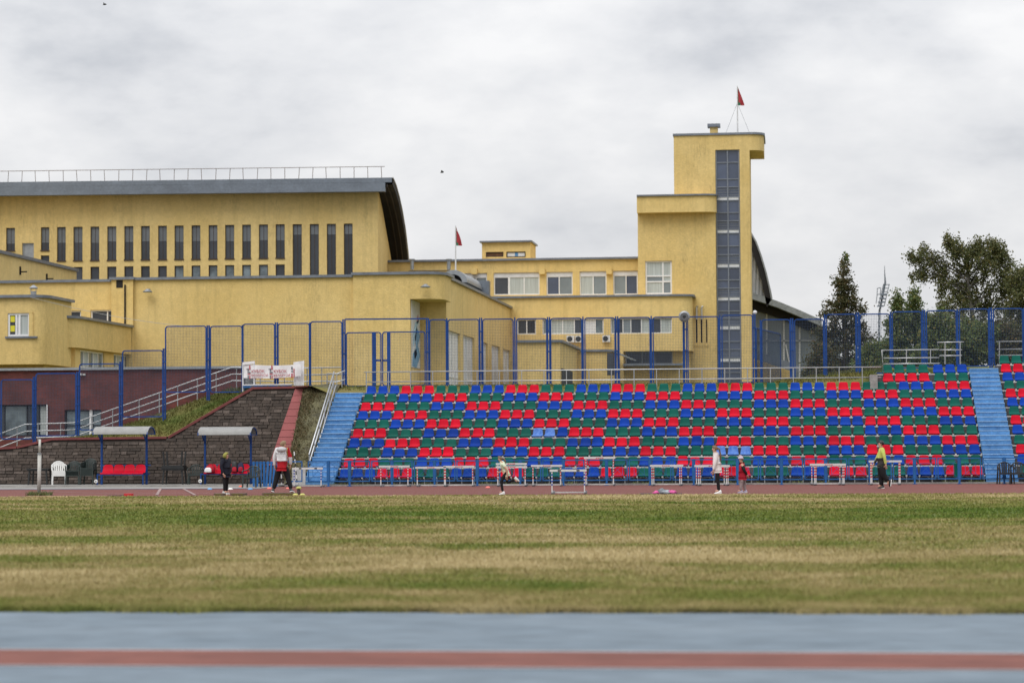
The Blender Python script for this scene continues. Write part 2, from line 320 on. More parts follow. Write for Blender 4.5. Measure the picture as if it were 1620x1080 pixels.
# terrain behind the stand
def wtop(X):
    return float(np.interp(X, [-60, -32.9, -31.4, -26.36, -22.9, -20], [1.45, 1.55, 1.9, 1.93, 4.05, 4.08]))
pth = [(-60, 700), (-25, 696), (0, 686), (40, 671), (118, 668.5), (190, 643), (250, 622), (300, 604), (368, 580.5), (480, 582), (540, 581)]
_pz = [at(a, c + 33, 104.6) for a, c in pth]
def terr(X, Y):
    z = wtop(X); yw = 100 + .5 * z
    if X < -19.5:
        pz = float(np.interp(X, [q.x for q in _pz], [q.z for q in _pz])); t = min(1, max(0, (Y - yw) / (104.4 - yw))); z = z * (1 - t) + (pz - .02) * t
        if Y > 105: z -= .3
    if X > -19.5: z = float(np.interp(Y, [100.7, 101.2, 102.4], [3.55, 3.85, 4.08]))
    z += float(np.interp(X, [-.8, 1.5, 4.0], [0, .35, .7])) * float(np.interp(Y, [100.6, 101.5, 104.5], [.0, .45, 1]))
    if X > 3.65 and Y < 103.1: z = 3.2
    return z
xs = sorted(set(np.arange(-60, 40.1, 1.25).tolist() + [-32.9, -31.4, -26.36, -22.9, 3.6, 3.66])); ys = [100.7, 101.2, 101.6, 102, 102.6, 103.2, 103.8, 104.4, 106, 108, 110, 113, 118, 125, 140, 170, 220, 320]
g = MB(); nx = len(xs)
for Y in ys:
    for X in xs: g.v.append((X, (100.15 + .5 * wtop(X)) if Y < 100.9 and X < -20.3 else (max(Y, 100.16 + .5 * wtop(X) + .05 * (Y - 100.7)) if X < -20.3 else Y), terr(X, max(Y, 100.15 + .5 * wtop(X)) if X < -20.3 else Y) - (0 if Y > 100.75 or X < -20.3 else .0) + (random.uniform(-.05, .05) if 102.3 < Y < 104.2 else 0)))
for j in range(len(ys) - 1):
    for i in range(nx - 1): a = j * nx + i; g.f.append((a, a + 1, a + nx + 1, a + nx)); g.m.append(0)
g.build('embankment', M_bank, smooth=True, kind='structure')

# ================================================================== BUILDINGS
def window(parent, pm, rect, d=.18, us=(), vs=(), fm=None, gm=None, fw=.06, curtain=False, panes=True, name='window', bd=.06):
    """frame with bars in an opening; each pane is a sub-part, a curtain hangs behind clear glass"""
    fm = fm or M_white; gm = gm or M_glass; u0, u1, v0, v1 = rect; b = MB()
    U = [u0] + [u0 + (u1 - u0) * t for t in us] + [u1]; V = [v0] + [v0 + (v1 - v0) * t for t in vs] + [v1]
    for i, u in enumerate(U):
        w = fw if 0 < i < len(U) - 1 else fw * 1.2
        a, c = (u, u + w) if i == 0 else ((u - w, u) if i == len(U) - 1 else (u - w / 2, u + w / 2)); b.pbox(pm, a, c, v0, v1, d - bd, d + .02)
    for i, v in enumerate(V):
        w = fw if 0 < i < len(V) - 1 else fw * 1.2
        a, c = (v, v + w) if i == 0 else ((v - w, v) if i == len(V) - 1 else (v - w / 2, v + w / 2)); b.pbox(pm, u0, u1, a, c, d - bd + .004, d + .016)
    wo = b.build(name, fm, parent)
    if panes:
        for i in range(len(U) - 1):
            for j in range(len(V) - 1):
                q = MB(); q.pbox(pm, U[i] + .01, U[i + 1] - .01, V[j] + .01, V[j + 1] - .01, d + .0, d + .012); q.build('pane', gm[(i + j) % len(gm)] if isinstance(gm, (list, tuple)) else gm, wo)
    else:
        q = MB(); q.pbox(pm, u0 + .02, u1 - .02, v0 + .02, v1 - .02, d, d + .012); q.build('pane', gm, wo)
    return wo
def coping(parent, pts, z, w=.35, h=.16, name='coping', m=None):
    """one mitred metal strip along a parapet"""
    b = MB(); P = [Vector((p[0], p[1], 0)) for p in pts]; n = len(P); rows = []
    for i in range(n):
        d0 = (P[i] - P[i - 1]).normalized() if i else (P[1] - P[0]).normalized(); d1 = (P[i + 1] - P[i]).normalized() if i < n - 1 else d0
        q = Vector((-(d0 + d1).y, (d0 + d1).x, 0)).normalized(); k = 1 / max(.5, q.dot(Vector((-d0.y, d0.x, 0)))); rows.append((P[i] + q * (w / 2 * k), P[i] - q * (w / 2 * k)))
    for l, r in rows: b.v += [(l.x, l.y, z), (r.x, r.y, z), (r.x, r.y, z + h), (l.x, l.y, z + h)]
    for i in range(n - 1):
        for k in range(4): a, c = i * 4 + k, i * 4 + (k + 1) % 4; b.f.append((a, c, c + 4, a + 4)); b.m.append(0)
    b.f += [(3, 2, 1, 0), tuple((n - 1) * 4 + k for k in range(4))]; b.m += [0, 0]
    return b.build(name, m or M_cop, parent)
def arc(c, r, a0, a1, n=8): return [(c[0] + r * math.cos(R(a0 + (a1 - a0) * i / n)), c[1] + r * math.sin(R(a0 + (a1 - a0) * i / n))) for i in range(n + 1)]
def lamp_small(px, py, Y, label):
    p = at(px, py, Y); t = T('wall_lamp', label, 'lamp', (p.x, Y, p.z)); b = MB(); b.bar((p.x, Y, p.z + .1), (p.x, Y - .45, p.z), .06); b.build('arm', M_metal, t)
    b = MB(); b.lathe((p.x, Y - .5, p.z - .12), [(.28, 0), (.3, .05), (.12, .16), (.08, .2)], 10); b.build('lamp_head', M_metal, t); return t

# ---- big hall with the vaulted roof
HA = R(3.5); hc = at(598, 420, 175); HU = Vector((math.cos(HA), math.sin(HA), 0)); HN = Vector((math.sin(HA), -math.cos(HA), 0))
hp = PM((hc.x, hc.y, 0), HU, HN)
hall = T('sports_hall', 'large yellow hall with grey fascia, curved dark roof end and slit windows', 'building', (hc.x - 15, hc.y, 4))
main = [(90, 104), (116, 130.5), (143, 157), (169.5, 184), (196.5, 211), (223, 237), (250, 264), (276, 290.5), (303, 317), (330, 344), (356, 370.5), (383, 397), (409.5, 424), (436, 450.5)]
tall = [(463, 477.5), (490, 504.5), (517, 531.5), (544, 558)]
ty = lambda x: 360 - (x - 16) * .0125
holes = []; wl = []
def hw(x0, y0, x1, y1, kind): r = hp.rect(x0, y0, x1, y1); holes.append(r); wl.append((r, kind))
hw(9.5, 360.5, 23.7, 396.5, 'w'); hw(35, 384.5, 53.5, 409, 'd'); hw(64.5, 359.5, 78, 396, 'w'); hw(64.5, 404, 78, 424, 's')
vb = hp.uv(300, 452)[1]
for i, (a, c) in enumerate(main):
    hw(a, ty(a), c, ty(a) + 53.3, 'w')
    if i > 0: hw(a, ty(a) + 63.5, c, 452, 's')
for a, c in tall: hw(a, ty(a) + .3, c, 452, 't')
for k in range(1, 8): hw(9.5 - 26.7 * k, 360.6 + .33 * k, 23.7 - 26.7 * k, 396.8 + .33 * k, 'w')
ztop = hp.uv(300, 304)[1]; uL = -52
b = MB(); b.facade(hp, uL, 0, 3, ztop, holes, .35)
# the gable end facing right follows the roof's curve
h0_ = Vector((hc.x, hc.y, 0)); gp = PM(h0_, -HN, HU); eo = 1.25
rp = PM(h0_ + HU * eo, -HN, HU)   # plane of the roof's right edge
prof = [rp.uv(*q) for q in ((621, 281), (626, 293), (631, 311), (636, 334), (641, 364), (645, 398), (648, 434))]
prof = [(a, c) for a, c in prof]; a0, a1 = prof[-2], prof[-1]
prof += [(a1[0] + 1.2, a1[1] - 3), (a1[0] + 1.8, a1[1] - 7.5)]
gw = [gp.uv(*q) for q in ((600, 306), (605, 330), (612, 370), (619, 410), (622, 433))]; gw += [(gw[-1][0] + .8, gw[-1][1] - 3), (gw[-1][0] + 1.2, gw[-1][1] - 7)]
poly = [gp.P(0, 3), gp.P(gw[-1][0], 3)] + [gp.P(u, v) for u, v in reversed(gw)] + [gp.P(0, ztop)]
b.face(poly)
b.build('wall', M_y, hall)
# roof shell with its thick edge, extruded leftwards along the hall
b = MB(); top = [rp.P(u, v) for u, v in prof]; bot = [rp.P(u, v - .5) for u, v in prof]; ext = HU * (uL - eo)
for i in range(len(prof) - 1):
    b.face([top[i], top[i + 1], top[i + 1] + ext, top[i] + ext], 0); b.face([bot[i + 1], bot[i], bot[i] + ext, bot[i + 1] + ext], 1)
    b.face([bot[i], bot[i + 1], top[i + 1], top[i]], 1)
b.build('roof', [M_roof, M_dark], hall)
fu = prof[0][0]; fp = PM(h0_ - HN * fu, HU, HN); fz1 = fp.uv(300, 285.3)[1]; fz0 = fp.uv(300, 306.4)[1]; ufe = fp.uv(609.5, 295)[0]
b = MB(); b.pbox(fp, uL, fp.uv(620, 283)[0], fz1 - .32, fz1 + .02, -.08, .4); b.pbox(fp, uL, ufe, fz0, fz1 - .32, -.07, .5)
b.build('fascia', M_fas, hall)
b = MB()   # ribs under the curved overhang
for o in (.45, .85):
    q = [PM(h0_ + HU * o, -HN, HU).P(u, v - .56) for u, v in prof]
    for i in range(len(q) - 1): b.bar(q[i], q[i + 1], .07, .22)
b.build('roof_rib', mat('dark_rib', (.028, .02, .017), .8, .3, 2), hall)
b = MB()
for i in range(len(prof) - 1): b.bar(rp.P(*prof[i]) + HU * .02, rp.P(*prof[i + 1]) + HU * .02, .1, .07)
b.build('roof_edge_strip', M_concl, hall)
for r, k in wl:
    if k == 'd': window(hall, hp, r, .2, (), (), M_metal, M_metal, .08, panes=False, name='vent_door')
    elif k == 's': window(hall, hp, r, .2, (), (), M_brown, M_glassg if r[0] > hp.uv(270, 430)[0] and r[1] < hp.uv(430, 430)[0] else M_glass, .05, panes=False)
    else:
        w = window(hall, hp, r, .22, (.5,) if True else (), (), M_brown, M_glass, .035, panes=False, bd=.03)
        q = MB(); u0, u1, v0_, v1_ = r; vs = v1_ - (1.15 if k != 't' else .75) * (1 + random.uniform(-.06, .06)); q.pbox(hp, u0 + .03, u1 - .03, vs, v1_ - .06, .205, .215); q.build('blind', M_blind, w)
        q = MB(); q.pbox(hp, u0 - .02, u1 + .02, v0_ - .07, v0_ + .02, -.08, .2); q.build('sill', M_brown, w)
b = MB(); zb = fz1
b2 = []
for i in range(30):
    px = 10.5 + 21.95 * (i - 1)
    if px > 608: break
    u = fp.uv(px, 285)[0]; lean = random.uniform(-.06, .06); pp = PM(h0_ - HN * (fu + .35), HU, HN)
    c = MB(); c.tube([pp.P(u, zb), pp.P(u + lean, zb + .86)], .022, 6); b2.append(c)
rt = T('roof_railing', 'thin rusty railing along the roof edge of the large hall', 'railing', (hc.x - 15, hc.y, zb))
for c in b2: c.build('post', mat('rusty_steel', (.16, .12, .10), .7, .3, 3), rt)
pp = PM(h0_ - HN * (fu + .35), HU, HN); b = MB(); b.tube([pp.P(uL, zb + .86), pp.P(fp.uv(608, 285)[0], zb + .88)], .025, 6); b.build('top_rail', MATS['rusty_steel'], rt)

# ---- long yellow wing in front of the hall
WY = 140; wp = YP(WY)
wing = T('yellow_wing', 'long yellow wing with grey coping, rounded corner overhang and tall side windows', 'building', (-35, WY, 4))
zW = wp.uv(380, 441)[1]; zL = wp.uv(90, 447)[1]; zR = wp.uv(630, 435)[1]
xP0, xP1 = at(178, 450, WY).x, at(212, 450, WY).x; x56 = at(560, 440, WY).x; x65 = at(650, 500, WY).x; x70 = at(701, 450, WY).x
wholes = [wp.rect(70, 491.5, 128, 506), wp.rect(143, 490, 185, 513)]
b = MB(); b.facade(wp, -75, xP0, 3, zL, wholes, .3)
b.prism([(xP0, WY - .25), (xP1, WY - .25), (xP1, WY + 1), (xP0, WY + 1)], 3, wp.uv(195, 443)[1])
b.face([(xP1, WY, 3), (x56, WY, 3), (x56, WY, zW), (xP1, WY, zW)])
dz0 = wp.uv(675, 473)[1]; YB = WY + 3.4; xs_ = at(706, 480, YB).x
b.prism([(x56, WY - .3), (x65, WY - .3), (x65, YB), (x56, YB)], 3, zR)
rr = 1.25; top_f = [(x65 + .002, WY - .3), (x70 - rr, WY - .3)] + arc((x70 - rr, WY - .3 + rr), rr, -90, 0)[1:] + [(x70, YB - .01), (x65 + .002, YB - .01)]
b.prism(top_f, dz0, zR)
b.prism([(x65, YB), (xs_, YB), (xs_, YB + .4), (x65, YB + .4)], 3, zR - .003)
yE = 178.6; sp = XP(xs_)
side = [(709.5, 524, 728, 603), (733, 531, 750.5, 603), (764, 541, 771.5, 603), (778, 546, 791, 603), (796, 552, 807.5, 603)]
sh = []
for q in side:
    r = sp.rect(*q); sh.append((r[0], r[1], 3.4, sp.uv((q[0] + q[2]) / 2, q[1] + 1)[1]))
b.facade(sp, YB + .4, yE, 3, zR, sh, .3)
b.face([(xs_, yE, 3), (xs_ - 20, yE, 3), (xs_ - 20, yE, zR), (xs_, yE, zR)])
b.build('wall', M_y, wing)
b = MB(); b.box(-75, xs_ - .1, WY + .3, yE - .1, zL - .9, zL - .6); b.build('roof', M_roof, wing)
coping(wing, [(-75, WY), (xP0, WY)], zL); coping(wing, [(xP0 - .1, WY - .1), (xP1 + .1, WY - .1)], wp.uv(195, 443)[1] + .002, .6); coping(wing, [(xP1 + .1, WY), (x56, WY)], zW)
coping(wing, [(x56 - .1, WY - .3), (x70 - rr, WY - .3)] + arc((x70 - rr, WY - .3 + rr), rr, -90, 0)[1:] + [(x70, YB + .2), (xs_, YB + .4), (xs_, yE)], zR)
for r in wholes: window(wing, wp, r, .2, (.33, .66) if r[0] < at(135, 500, WY).x else (.62,), (), M_white, M_glass, .07)
for k, r in enumerate(sh): window(wing, sp, r, .2, (.5,), (.45,), M_white, M_white if k % 2 == 0 else M_whitep, .09)
b = MB(); p = at(200, 450, WY); b.tube([(p.x, WY - .32, zL - .2), (p.x, WY - .32, 3)], .05, 6); b.build('downpipe', M_dark, wing)
p = at(191, 449, WY); b = MB(); b.box(p.x - .2, p.x + .2, WY - .27, WY - .2, p.z - .25, p.z + .2); b.build('drain_hole', M_dark, wing)
# painted poster in the recess
pp_ = XP(x65); u0, u1, v0, v1 = pp_.rect(650.5, 477, 664, 582); u0, u1 = WY + .05, YB - .2
po = T('poster', 'tall white poster with blue brush strokes in the recess of the yellow wing', 'poster', (x65, WY + 1.6, v0))
b = MB(); b.pbox(pp_, u0, u1, v0, v1, -.05, .0); b.build('panel', M_whitep, po)
hh = v1 - v0; ww = u1 - u0; bm = mat('poster_blue', (.14, .32, .52), .6, .4, 3); bm2 = mat('poster_pale_blue', (.38, .54, .66), .6, .4, 3); bm3 = mat('poster_pink', (.5, .25, .3), .6, .3, 3)
for pts, m in (([(0, .02), (.5, .0), (1, .2), (.7, .35), (1, .5), (.55, .62), (.3, .45), (.5, .3), (.1, .2)], bm), ([(.1, .3), (.45, .42), (.6, .6), (.9, .75), (.4, .68), (.15, .5)], bm2), ([(.3, .12), (.6, .2), (.45, .32), (.2, .22)], bm2), ([(.55, .66), (.8, .7), (.75, .82), (.62, .76)], bm3)):
    b = MB(); b.extrude([pp_.P(u0 + ww * a, v0 + hh * c, -.055) for a, c in pts], (.012, 0, 0)); b.build('brush_stroke', m, po)
lamp_small(237, 460, WY, 'small floodlight on the yellow wing below the slit windows'); lamp_small(675, 452.5, WY - .3, 'small lamp on the rounded overhang of the yellow wing')
# arched roof light and flag behind the wing
p = at(717, 446, 160); t = T('roof_arch', 'grey arched rooflight peeping over the yellow wing beside the flagpole', 'rooflight', (p.x, 160, p.z - 1))
b = MB(); c0 = at(697, 448, 160); c1 = at(738, 452, 160); cx = (c0.x + c1.x) / 2; rw = (c1.x - c0.x) / 2; zt = at(717, 427, 160).z
oa = [(cx + (rw + .05) * math.cos(R(a)), zt - rw * .95 + rw * .95 * math.sin(R(a))) for a in range(0, 181, 12)]; ia = [(cx + (rw - .3) * math.cos(R(a)), zt - rw * .95 + (rw * .95 - .3) * math.sin(R(a))) for a in range(0, 181, 12)]
for i in range(len(oa) - 1): b.hexa([(ia[i][0], 160, ia[i][1]), (oa[i][0], 160, oa[i][1]), (oa[i + 1][0], 160, oa[i + 1][1]), (ia[i + 1][0], 160, ia[i + 1][1])] + [(q[0], 168, q[1]) for q in (ia[i], oa[i], oa[i + 1], ia[i + 1])])
b.build('vault', M_metal, t); b = MB(); b.extrude([(q[0], 160.6, q[1]) for q in ia], (0, .05, 0)); b.build('glazing', M_dark, t)
b = MB(); b.box(cx - rw - 12, cx + rw + .5, 168.1, 169, zt - 4, zt - .2); b.build('roof_base', M_fas, t)

def flag(px, yb, yt, Y, fw, fh, label, guys=False):
    p = at(px, yb, Y); q = at(px, yt, Y); t = T('flagpole', label, 'flag', p); b = MB(); b.tube([p, (p.x, Y, q.z)], [.06, .03], 8); b.build('pole', mat('pole_white', (.6, .6, .6), .4), t)
    for off, c0, c1, m in ((0, .0, .12, mat('flag_white', (.55, .35, .33), .8)), (0, .12, 1, None)):
        pass
    nU, nV = 10, 12; red, grn = mat('flag_red', (.36, .03, .04), .8, .2, 4), mat('flag_green', (.03, .12, .06), .8, .2, 4)
    b = MB()
    for i in range(nU + 1):
        for j in range(nV + 1):
            u, v = i / nU, j / nV
            x = p.x + .04 + fw * u * (.25 + .75 * v ** .8); z = q.z - .05 - fh * (v + .0) - u * fh * .10 * (1 - v) ; b.v.append((x, Y + .16 * math.sin(u * 7 + v * 3) * u, z - (1 - v) * u * fh * .18))
    for i in range(nU):
        for j in range(nV): a = i * (nV + 1) + j; b.f.append((a, a + 1, a + nV + 2, a + nV + 1)); b.m.append(1 if j > nV * .78 and i < 4 or i == 0 else 0)
    b.build('flag', [red, grn], t, smooth=True)
    if guys:
        for dx, dy in ((-1.2, 0), (1.2, 0), (0, 1.2)):
            b = MB(); b.tube([(p.x + dx * .75, Y + dy, p.z), (p.x, Y, p.z + 2.3)], .012, 5); b.build('guy_wire', M_metal, t)
    return t
flag(721, 444, 357, 161, .42, 1.3, 'pole with drooping red flag above the rooflight of the yellow wing')

# ---- terrace block, box house, slanting block at the far left
TY = 128; tp = YP(TY); xa = at(116, 504, TY).x; zt = tp.uv(85, 503)[1]; zs = tp.uv(85, 549)[1]; xl = at(65, 503, TY).x
ter = T('terrace_block', 'low yellow terrace with rounded corner and windows beneath its balcony', 'building', (xl, TY, 4))
r2 = 1.3; foot = [(xl - 1, TY), (xa - r2, TY)] + arc((xa - r2, TY + r2), r2, -90, 0)[1:] + [(xa, 139.7), (xl - 1, 139.7)]
b = MB(); b.prism(foot, zs, zt); tx = XP(xa - .25)
th = [];
for q in ((127, 554, 165, 600), (180, 560, 212, 600)):
    r = tx.rect(*q); th.append((r[0], r[1], 3.2, tx.uv((q[0] + q[2]) / 2, q[1] + 1.5)[1]))
b.facade(tx, TY + 1.2, 139.7, 3, zs + .01, th, .25); b.face([(xa - .25, TY + 1.2, 3), (xa - .25, TY + 1.2, zs), (xl - 1, TY + 1.2, zs), (xl - 1, TY + 1.2, 3)])
b.build('wall', M_y, ter); coping(ter, foot[:-1], zt, .32, .14)
for r in th: window(ter, tx, r, .15, (.2, .4, .6, .8), (.75,), M_white, [M_curt, M_glassg], .07)
BY = 124; bp_ = YP(BY); xr = at(69, 480, BY).x; zt2 = bp_.uv(30, 471)[1]; zb2 = bp_.uv(30, 576)[1]
bh = T('corner_house', 'yellow corner bay with white window and grey coping at the left edge', 'building', (xr - 3, BY, 4))
rect = bp_.rect(12, 495, 53, 532); b = MB(); r3 = .8
b.facade(bp_, xr - 9, xr - r3, zb2, zt2, [rect], .25)
ar = arc((xr - r3, BY + r3), r3, -90, 0)
for i in range(len(ar) - 1): b.face([(*ar[i], zb2), (*ar[i + 1], zb2), (*ar[i + 1], zt2), (*ar[i], zt2)])
b.face([(xr, BY + r3, zb2), (xr, BY + 5, zb2), (xr, BY + 5, zt2), (xr, BY + r3, zt2)])
b.face([(xr - 9, BY, zb2), (xr - 9, BY + 5, zb2), (xr, BY + 5, zb2), (xr, BY + r3, zb2)] + [(q[0], q[1], zb2) for q in reversed(ar)][1:])
b.box(xr - 9, xr - .4, BY + 1.3, BY + 5, 3, zb2 + .002); b.build('wall', M_y, bh)
coping(bh, [(xr - 9, BY - .05)] + ar + [(xr, BY + 5)], zt2, .4, .15)
w = window(bh, bp_, rect, .12, (.32, .45, .8), (), M_white, [M_glass, M_whitep, M_curt, M_glass], .09)
b = MB(); b.pbox(bp_, rect[0] - .1, rect[1] + .2, rect[2] - .1, rect[2], -.12, .1); b.build('sill', M_cop, w)
for z0 in (.15, .62):
    b = MB(); b.pbox(bp_, rect[0] + .12, rect[0] + .36, rect[2] + z0 * 1.2 * .9 + .1, rect[2] + z0 * 1.08 + .42, .105, .115); b.build('window_sticker', mat('sticker_yellow', (.65, .6, .03), .5, .05), w)
p = at(53, 471, BY + 1.5); t = T('roof_vent', 'grey cylinder roof vent with conical cap on the corner bay', 'vent', (p.x, BY + 1.5, p.z))
b = MB(); b.lathe((p.x, BY + 1.5, p.z - .1), [(.16, 0), (.16, .45)], 10); b.build('pipe', M_metal, t); b = MB(); b.lathe((p.x, BY + 1.5, p.z + .48), [(.22, 0), (.24, .05), (.05, .2)], 10); b.build('cap', M_metal, t)
b = MB()
for k in range(4): b.bar((p.x + .13 * (1 if k % 2 else -1), BY + 1.5 + .1 * (1 if k > 1 else -1), p.z + .33), (p.x + .15 * (1 if k % 2 else -1), BY + 1.5 + .1 * (1 if k > 1 else -1), p.z + .5), .02)
b.build('cap_stay', M_metal, t)
p0 = at(0, 401, 150); xb = p0.x; zS = p0.z
sb = T('slanting_block', 'plain yellow block running back below the first slit windows of the large hall', 'building', (xb - 4, 150, 6))
b = MB(); b.box(xb - 12, xb, 149, at(126, 430, 150).x and 166.8, 6, zS); b.build('wall', M_y, sb); coping(sb, [(xb - 12, 149), (xb, 149), (xb, 166.8)], zS, .35, .2)
for px, py in ((31, 430), (73, 441)):
    q = XP(xb).hit(px, py); b = MB(); b.bar(q, q + Vector((.5, 0, 0)), .08); b.bar(q + Vector((.05, 0, -.2)), q + Vector((.05, 0, .35)), .1); b.build('wall_bracket', M_dark, sb)
# overhead cable
b = MB(); pts = []
for i in range(15):
    s = i / 14; px = 48 + s * 262; py = 470 + s * 48 + 10 * math.sin(s * math.pi) * .6; pts.append(at(px, py, 123.4 + 10 * s))
b.tube(pts, .012, 5); b.build('cable', M_concl, label='thin pale cable sagging across the yellow wing from the corner bay', category='cable')

# ---- brown brick wall and its windows
def brick_mat(name, c1, c2, mo, sx, sy):
    m = bpy.data.materials.new(name); m.use_nodes = True; t = m.node_tree; b = t.nodes['Principled BSDF']; L = t.links.new
    g = N(t, 'ShaderNodeNewGeometry'); sp = N(t, 'ShaderNodeSeparateXYZ'); L(g.outputs['Position'], sp.inputs[0]); cb = N(t, 'ShaderNodeCombineXYZ'); L(sp.outputs[0], cb.inputs[0]); L(sp.outputs[2], cb.inputs[1])
    br = N(t, 'ShaderNodeTexBrick'); L(cb.outputs[0], br.inputs[0]); br.inputs['Color1'].default_value = (*c1, 1); br.inputs['Color2'].default_value = (*c2, 1); br.inputs['Mortar'].default_value = (*mo, 1)
    br.inputs['Scale'].default_value = 1; br.inputs['Brick Width'].default_value = sx; br.inputs['Row Height'].default_value = sy; br.inputs['Mortar Size'].default_value = .008
    n = N(t, 'ShaderNodeTexNoise'); n.inputs['Scale'].default_value = .9; n.inputs['Detail'].default_value = 6; L(g.outputs['Position'], n.inputs['Vector'])
    mr = N(t, 'ShaderNodeMapRange'); mr.inputs[1].default_value = .3; mr.inputs[2].default_value = .7; mr.inputs[3].default_value = .6; mr.inputs[4].default_value = 1.35; L(n.outputs[0], mr.inputs[0])
    sc = N(t, 'ShaderNodeVectorMath', operation='SCALE'); L(br.outputs[0], sc.inputs[0]); L(mr.outputs[0], sc.inputs['Scale']); L(sc.outputs[0], b.inputs['Base Color']); b.inputs['Roughness'].default_value = .85
    MATS[name] = m; return m
M_brick = brick_mat('brown_red_brick', (.125, .027, .021), (.085, .021, .017), (.06, .024, .02), .25, .075)
RY = 112; rp_ = YP(RY); zt3 = rp_.uv(200, 584.5)[1]; xr3 = at(386, 590, RY).x
bw = T('brick_wall', 'long brown red brick wall with two windows behind the sloping handrail', 'wall', (-31, RY, 1.5))
rh = [rp_.rect(-12, 640, 73, 690), rp_.rect(102, 648, 160, 697)]
b = MB(); b.facade(rp_, -55, xr3, 0, zt3, rh, .3); b.box(-55, xr3, RY + .32, RY + 1.2, 0, zt3 - .003); b.face([(xr3, RY, 0), (xr3, RY + .32, 0), (xr3, RY + .32, zt3), (xr3, RY, zt3)]); b.build('wall', M_brick, bw)
coping(bw, [(-55, RY + .1), (xr3, RY + .1)], zt3, .5, .12, m=M_metal)
window(bw, rp_, rh[0], .25, (.2, .62, .85), (), M_dark, [M_glass, M_glassg, M_glass, M_curt], .06); w = window(bw, rp_, rh[1], .2, (.3, .66, .74), (.5,), M_dark, M_glassg, .05)
b = MB(); q = rh[1]; b.pbox(rp_, q[0] + (q[1] - q[0]) * .66, q[0] + (q[1] - q[0]) * .74, q[2], q[3], .12, .14); b.build('white_mullion', M_white, w)
p = at(75, 660, RY); b = MB(); b.bar((p.x, RY - .05, at(75, 690, RY).z), (p.x, RY - .05, at(75, 640, RY).z), .05); b.build('window_jamb', M_whitep, bw)
p = at(130, 592, RY); t = T('wall_light', 'small white floodlight high on the brown brick wall', 'lamp', (p.x, RY, p.z)); b = MB(); b.box(p.x - .12, p.x + .02, RY - .22, RY - .01, p.z - .05, p.z + .05); b.build('lamp_housing', M_whitep, t); b = MB(); b.box(p.x + .05, p.x + .18, RY - .12, RY - .01, p.z - .05, p.z + .03); b.build('junction_box', M_concl, t)

# ---- middle office block
MY = 182; mp_ = YP(MY)
mid = T('office_block', 'flat roofed yellow block with wide white windows between hall and tower', 'building', (-15, MY, 4))
zm = mp_.uv(830, 412)[1]; xl4 = at(600, 430, MY).x; xr4 = at(1012, 430, MY).x
mh = [mp_.rect(735, 432, 770.5, 466), mp_.rect(781, 431, 853.5, 466.5), mp_.rect(864.5, 430, 906, 466.5), mp_.rect(917, 429, 959.5, 466.5), mp_.rect(970, 428, 1009, 466)]
b = MB(); b.facade(mp_, xl4, xr4, 3, zm, mh, .3); b.box(xl4, xr4, MY + .5, MY + 12, 3, zm - .1); b.build('wall', M_y, mid); coping(mid, [(xl4, MY), (xr4, MY)], zm, .5, .15)
for k, r in enumerate(mh):
    h = r[3] - r[2]
    w = window(mid, mp_, r, .2, ((.5,), (.32, .34, .66), (.48,), (.5,), (.52,))[k], (.8,), M_white, [[M_glassL], [M_glass, M_glassL, M_curt, M_curt], [M_glassb, M_glassL], [M_curt, M_glassL], [M_glassL, M_glassb]][k], .07)
    for c in list(w.children): pass
    b = MB(); b.pbox(mp_, r[0] + .05, r[1] - .05, r[3] - h * .2, r[3] - .03, .13, .17); b.build('header_panel', M_whitep, w)
for px in (751, 858, 964):
    q = mp_.rect(px - 4.5, 425, px + 4.5, 434); b = MB(); b.pbox(mp_, *q, -.35, .05); b.build('bracket', M_y, mid)
b = MB(); q = mp_.rect(647, 416, 712, 428); b.pbox(mp_, q[0], q[1], q[2] - .0, q[2] + .02, -.1, .0); b.build('roof_strip', M_cop, mid)
for px, py in ((652, 414), (710, 414)):
    p = at(px, py, 178); b = MB(); b.lathe((p.x, 178, p.z - .6), [(.14, 0), (.14, .7), (.22, .72), (.22, .8)], 8); b.build('roof_pipe', M_metal, mid)
ph = T('penthouse', 'small yellow rooftop box with two hatch windows on the office block', 'building', (at(800, 400, 184).x, 184, zm))
pp4 = YP(184); q = pp4.rect(762.5, 383.5, 839, 413); hs = [pp4.rect(768.5, 398.5, 796.5, 406.5), pp4.rect(801, 398, 831.5, 407)]
b = MB(); b.facade(pp4, *q, hs, .2); b.box(q[0], q[1], 184.3, 188, q[2], q[3] - .002); b.face([(q[1], 184, q[2]), (q[1], 184.3, q[2]), (q[1], 184.3, q[3]), (q[1], 184, q[3])]); b.face([(q[0], 184.3, q[2]), (q[0], 184, q[2]), (q[0], 184, q[3]), (q[0], 184.3, q[3])]); b.build('wall', M_y, ph)
b = MB(); b.box(q[0] - .15, q[1] + .15, 183.7, 188.2, q[3], q[3] + .12); b.build('roof', M_cop, ph)
window(ph, pp4, hs[0], .12, (), (), M_brown, mat('rust_panel', (.12, .06, .03), .9, .6, 3), .06); w = window(ph, pp4, hs[1], .1, (), (), M_dark, M_whitep, .06)
b = MB(); h2 = hs[1]; b.pbox(pp4, h2[0] + .65, h2[0] + .9, h2[2] + .1, h2[3] - .05, .08, .09); b.build('blue_card', M_step, w)
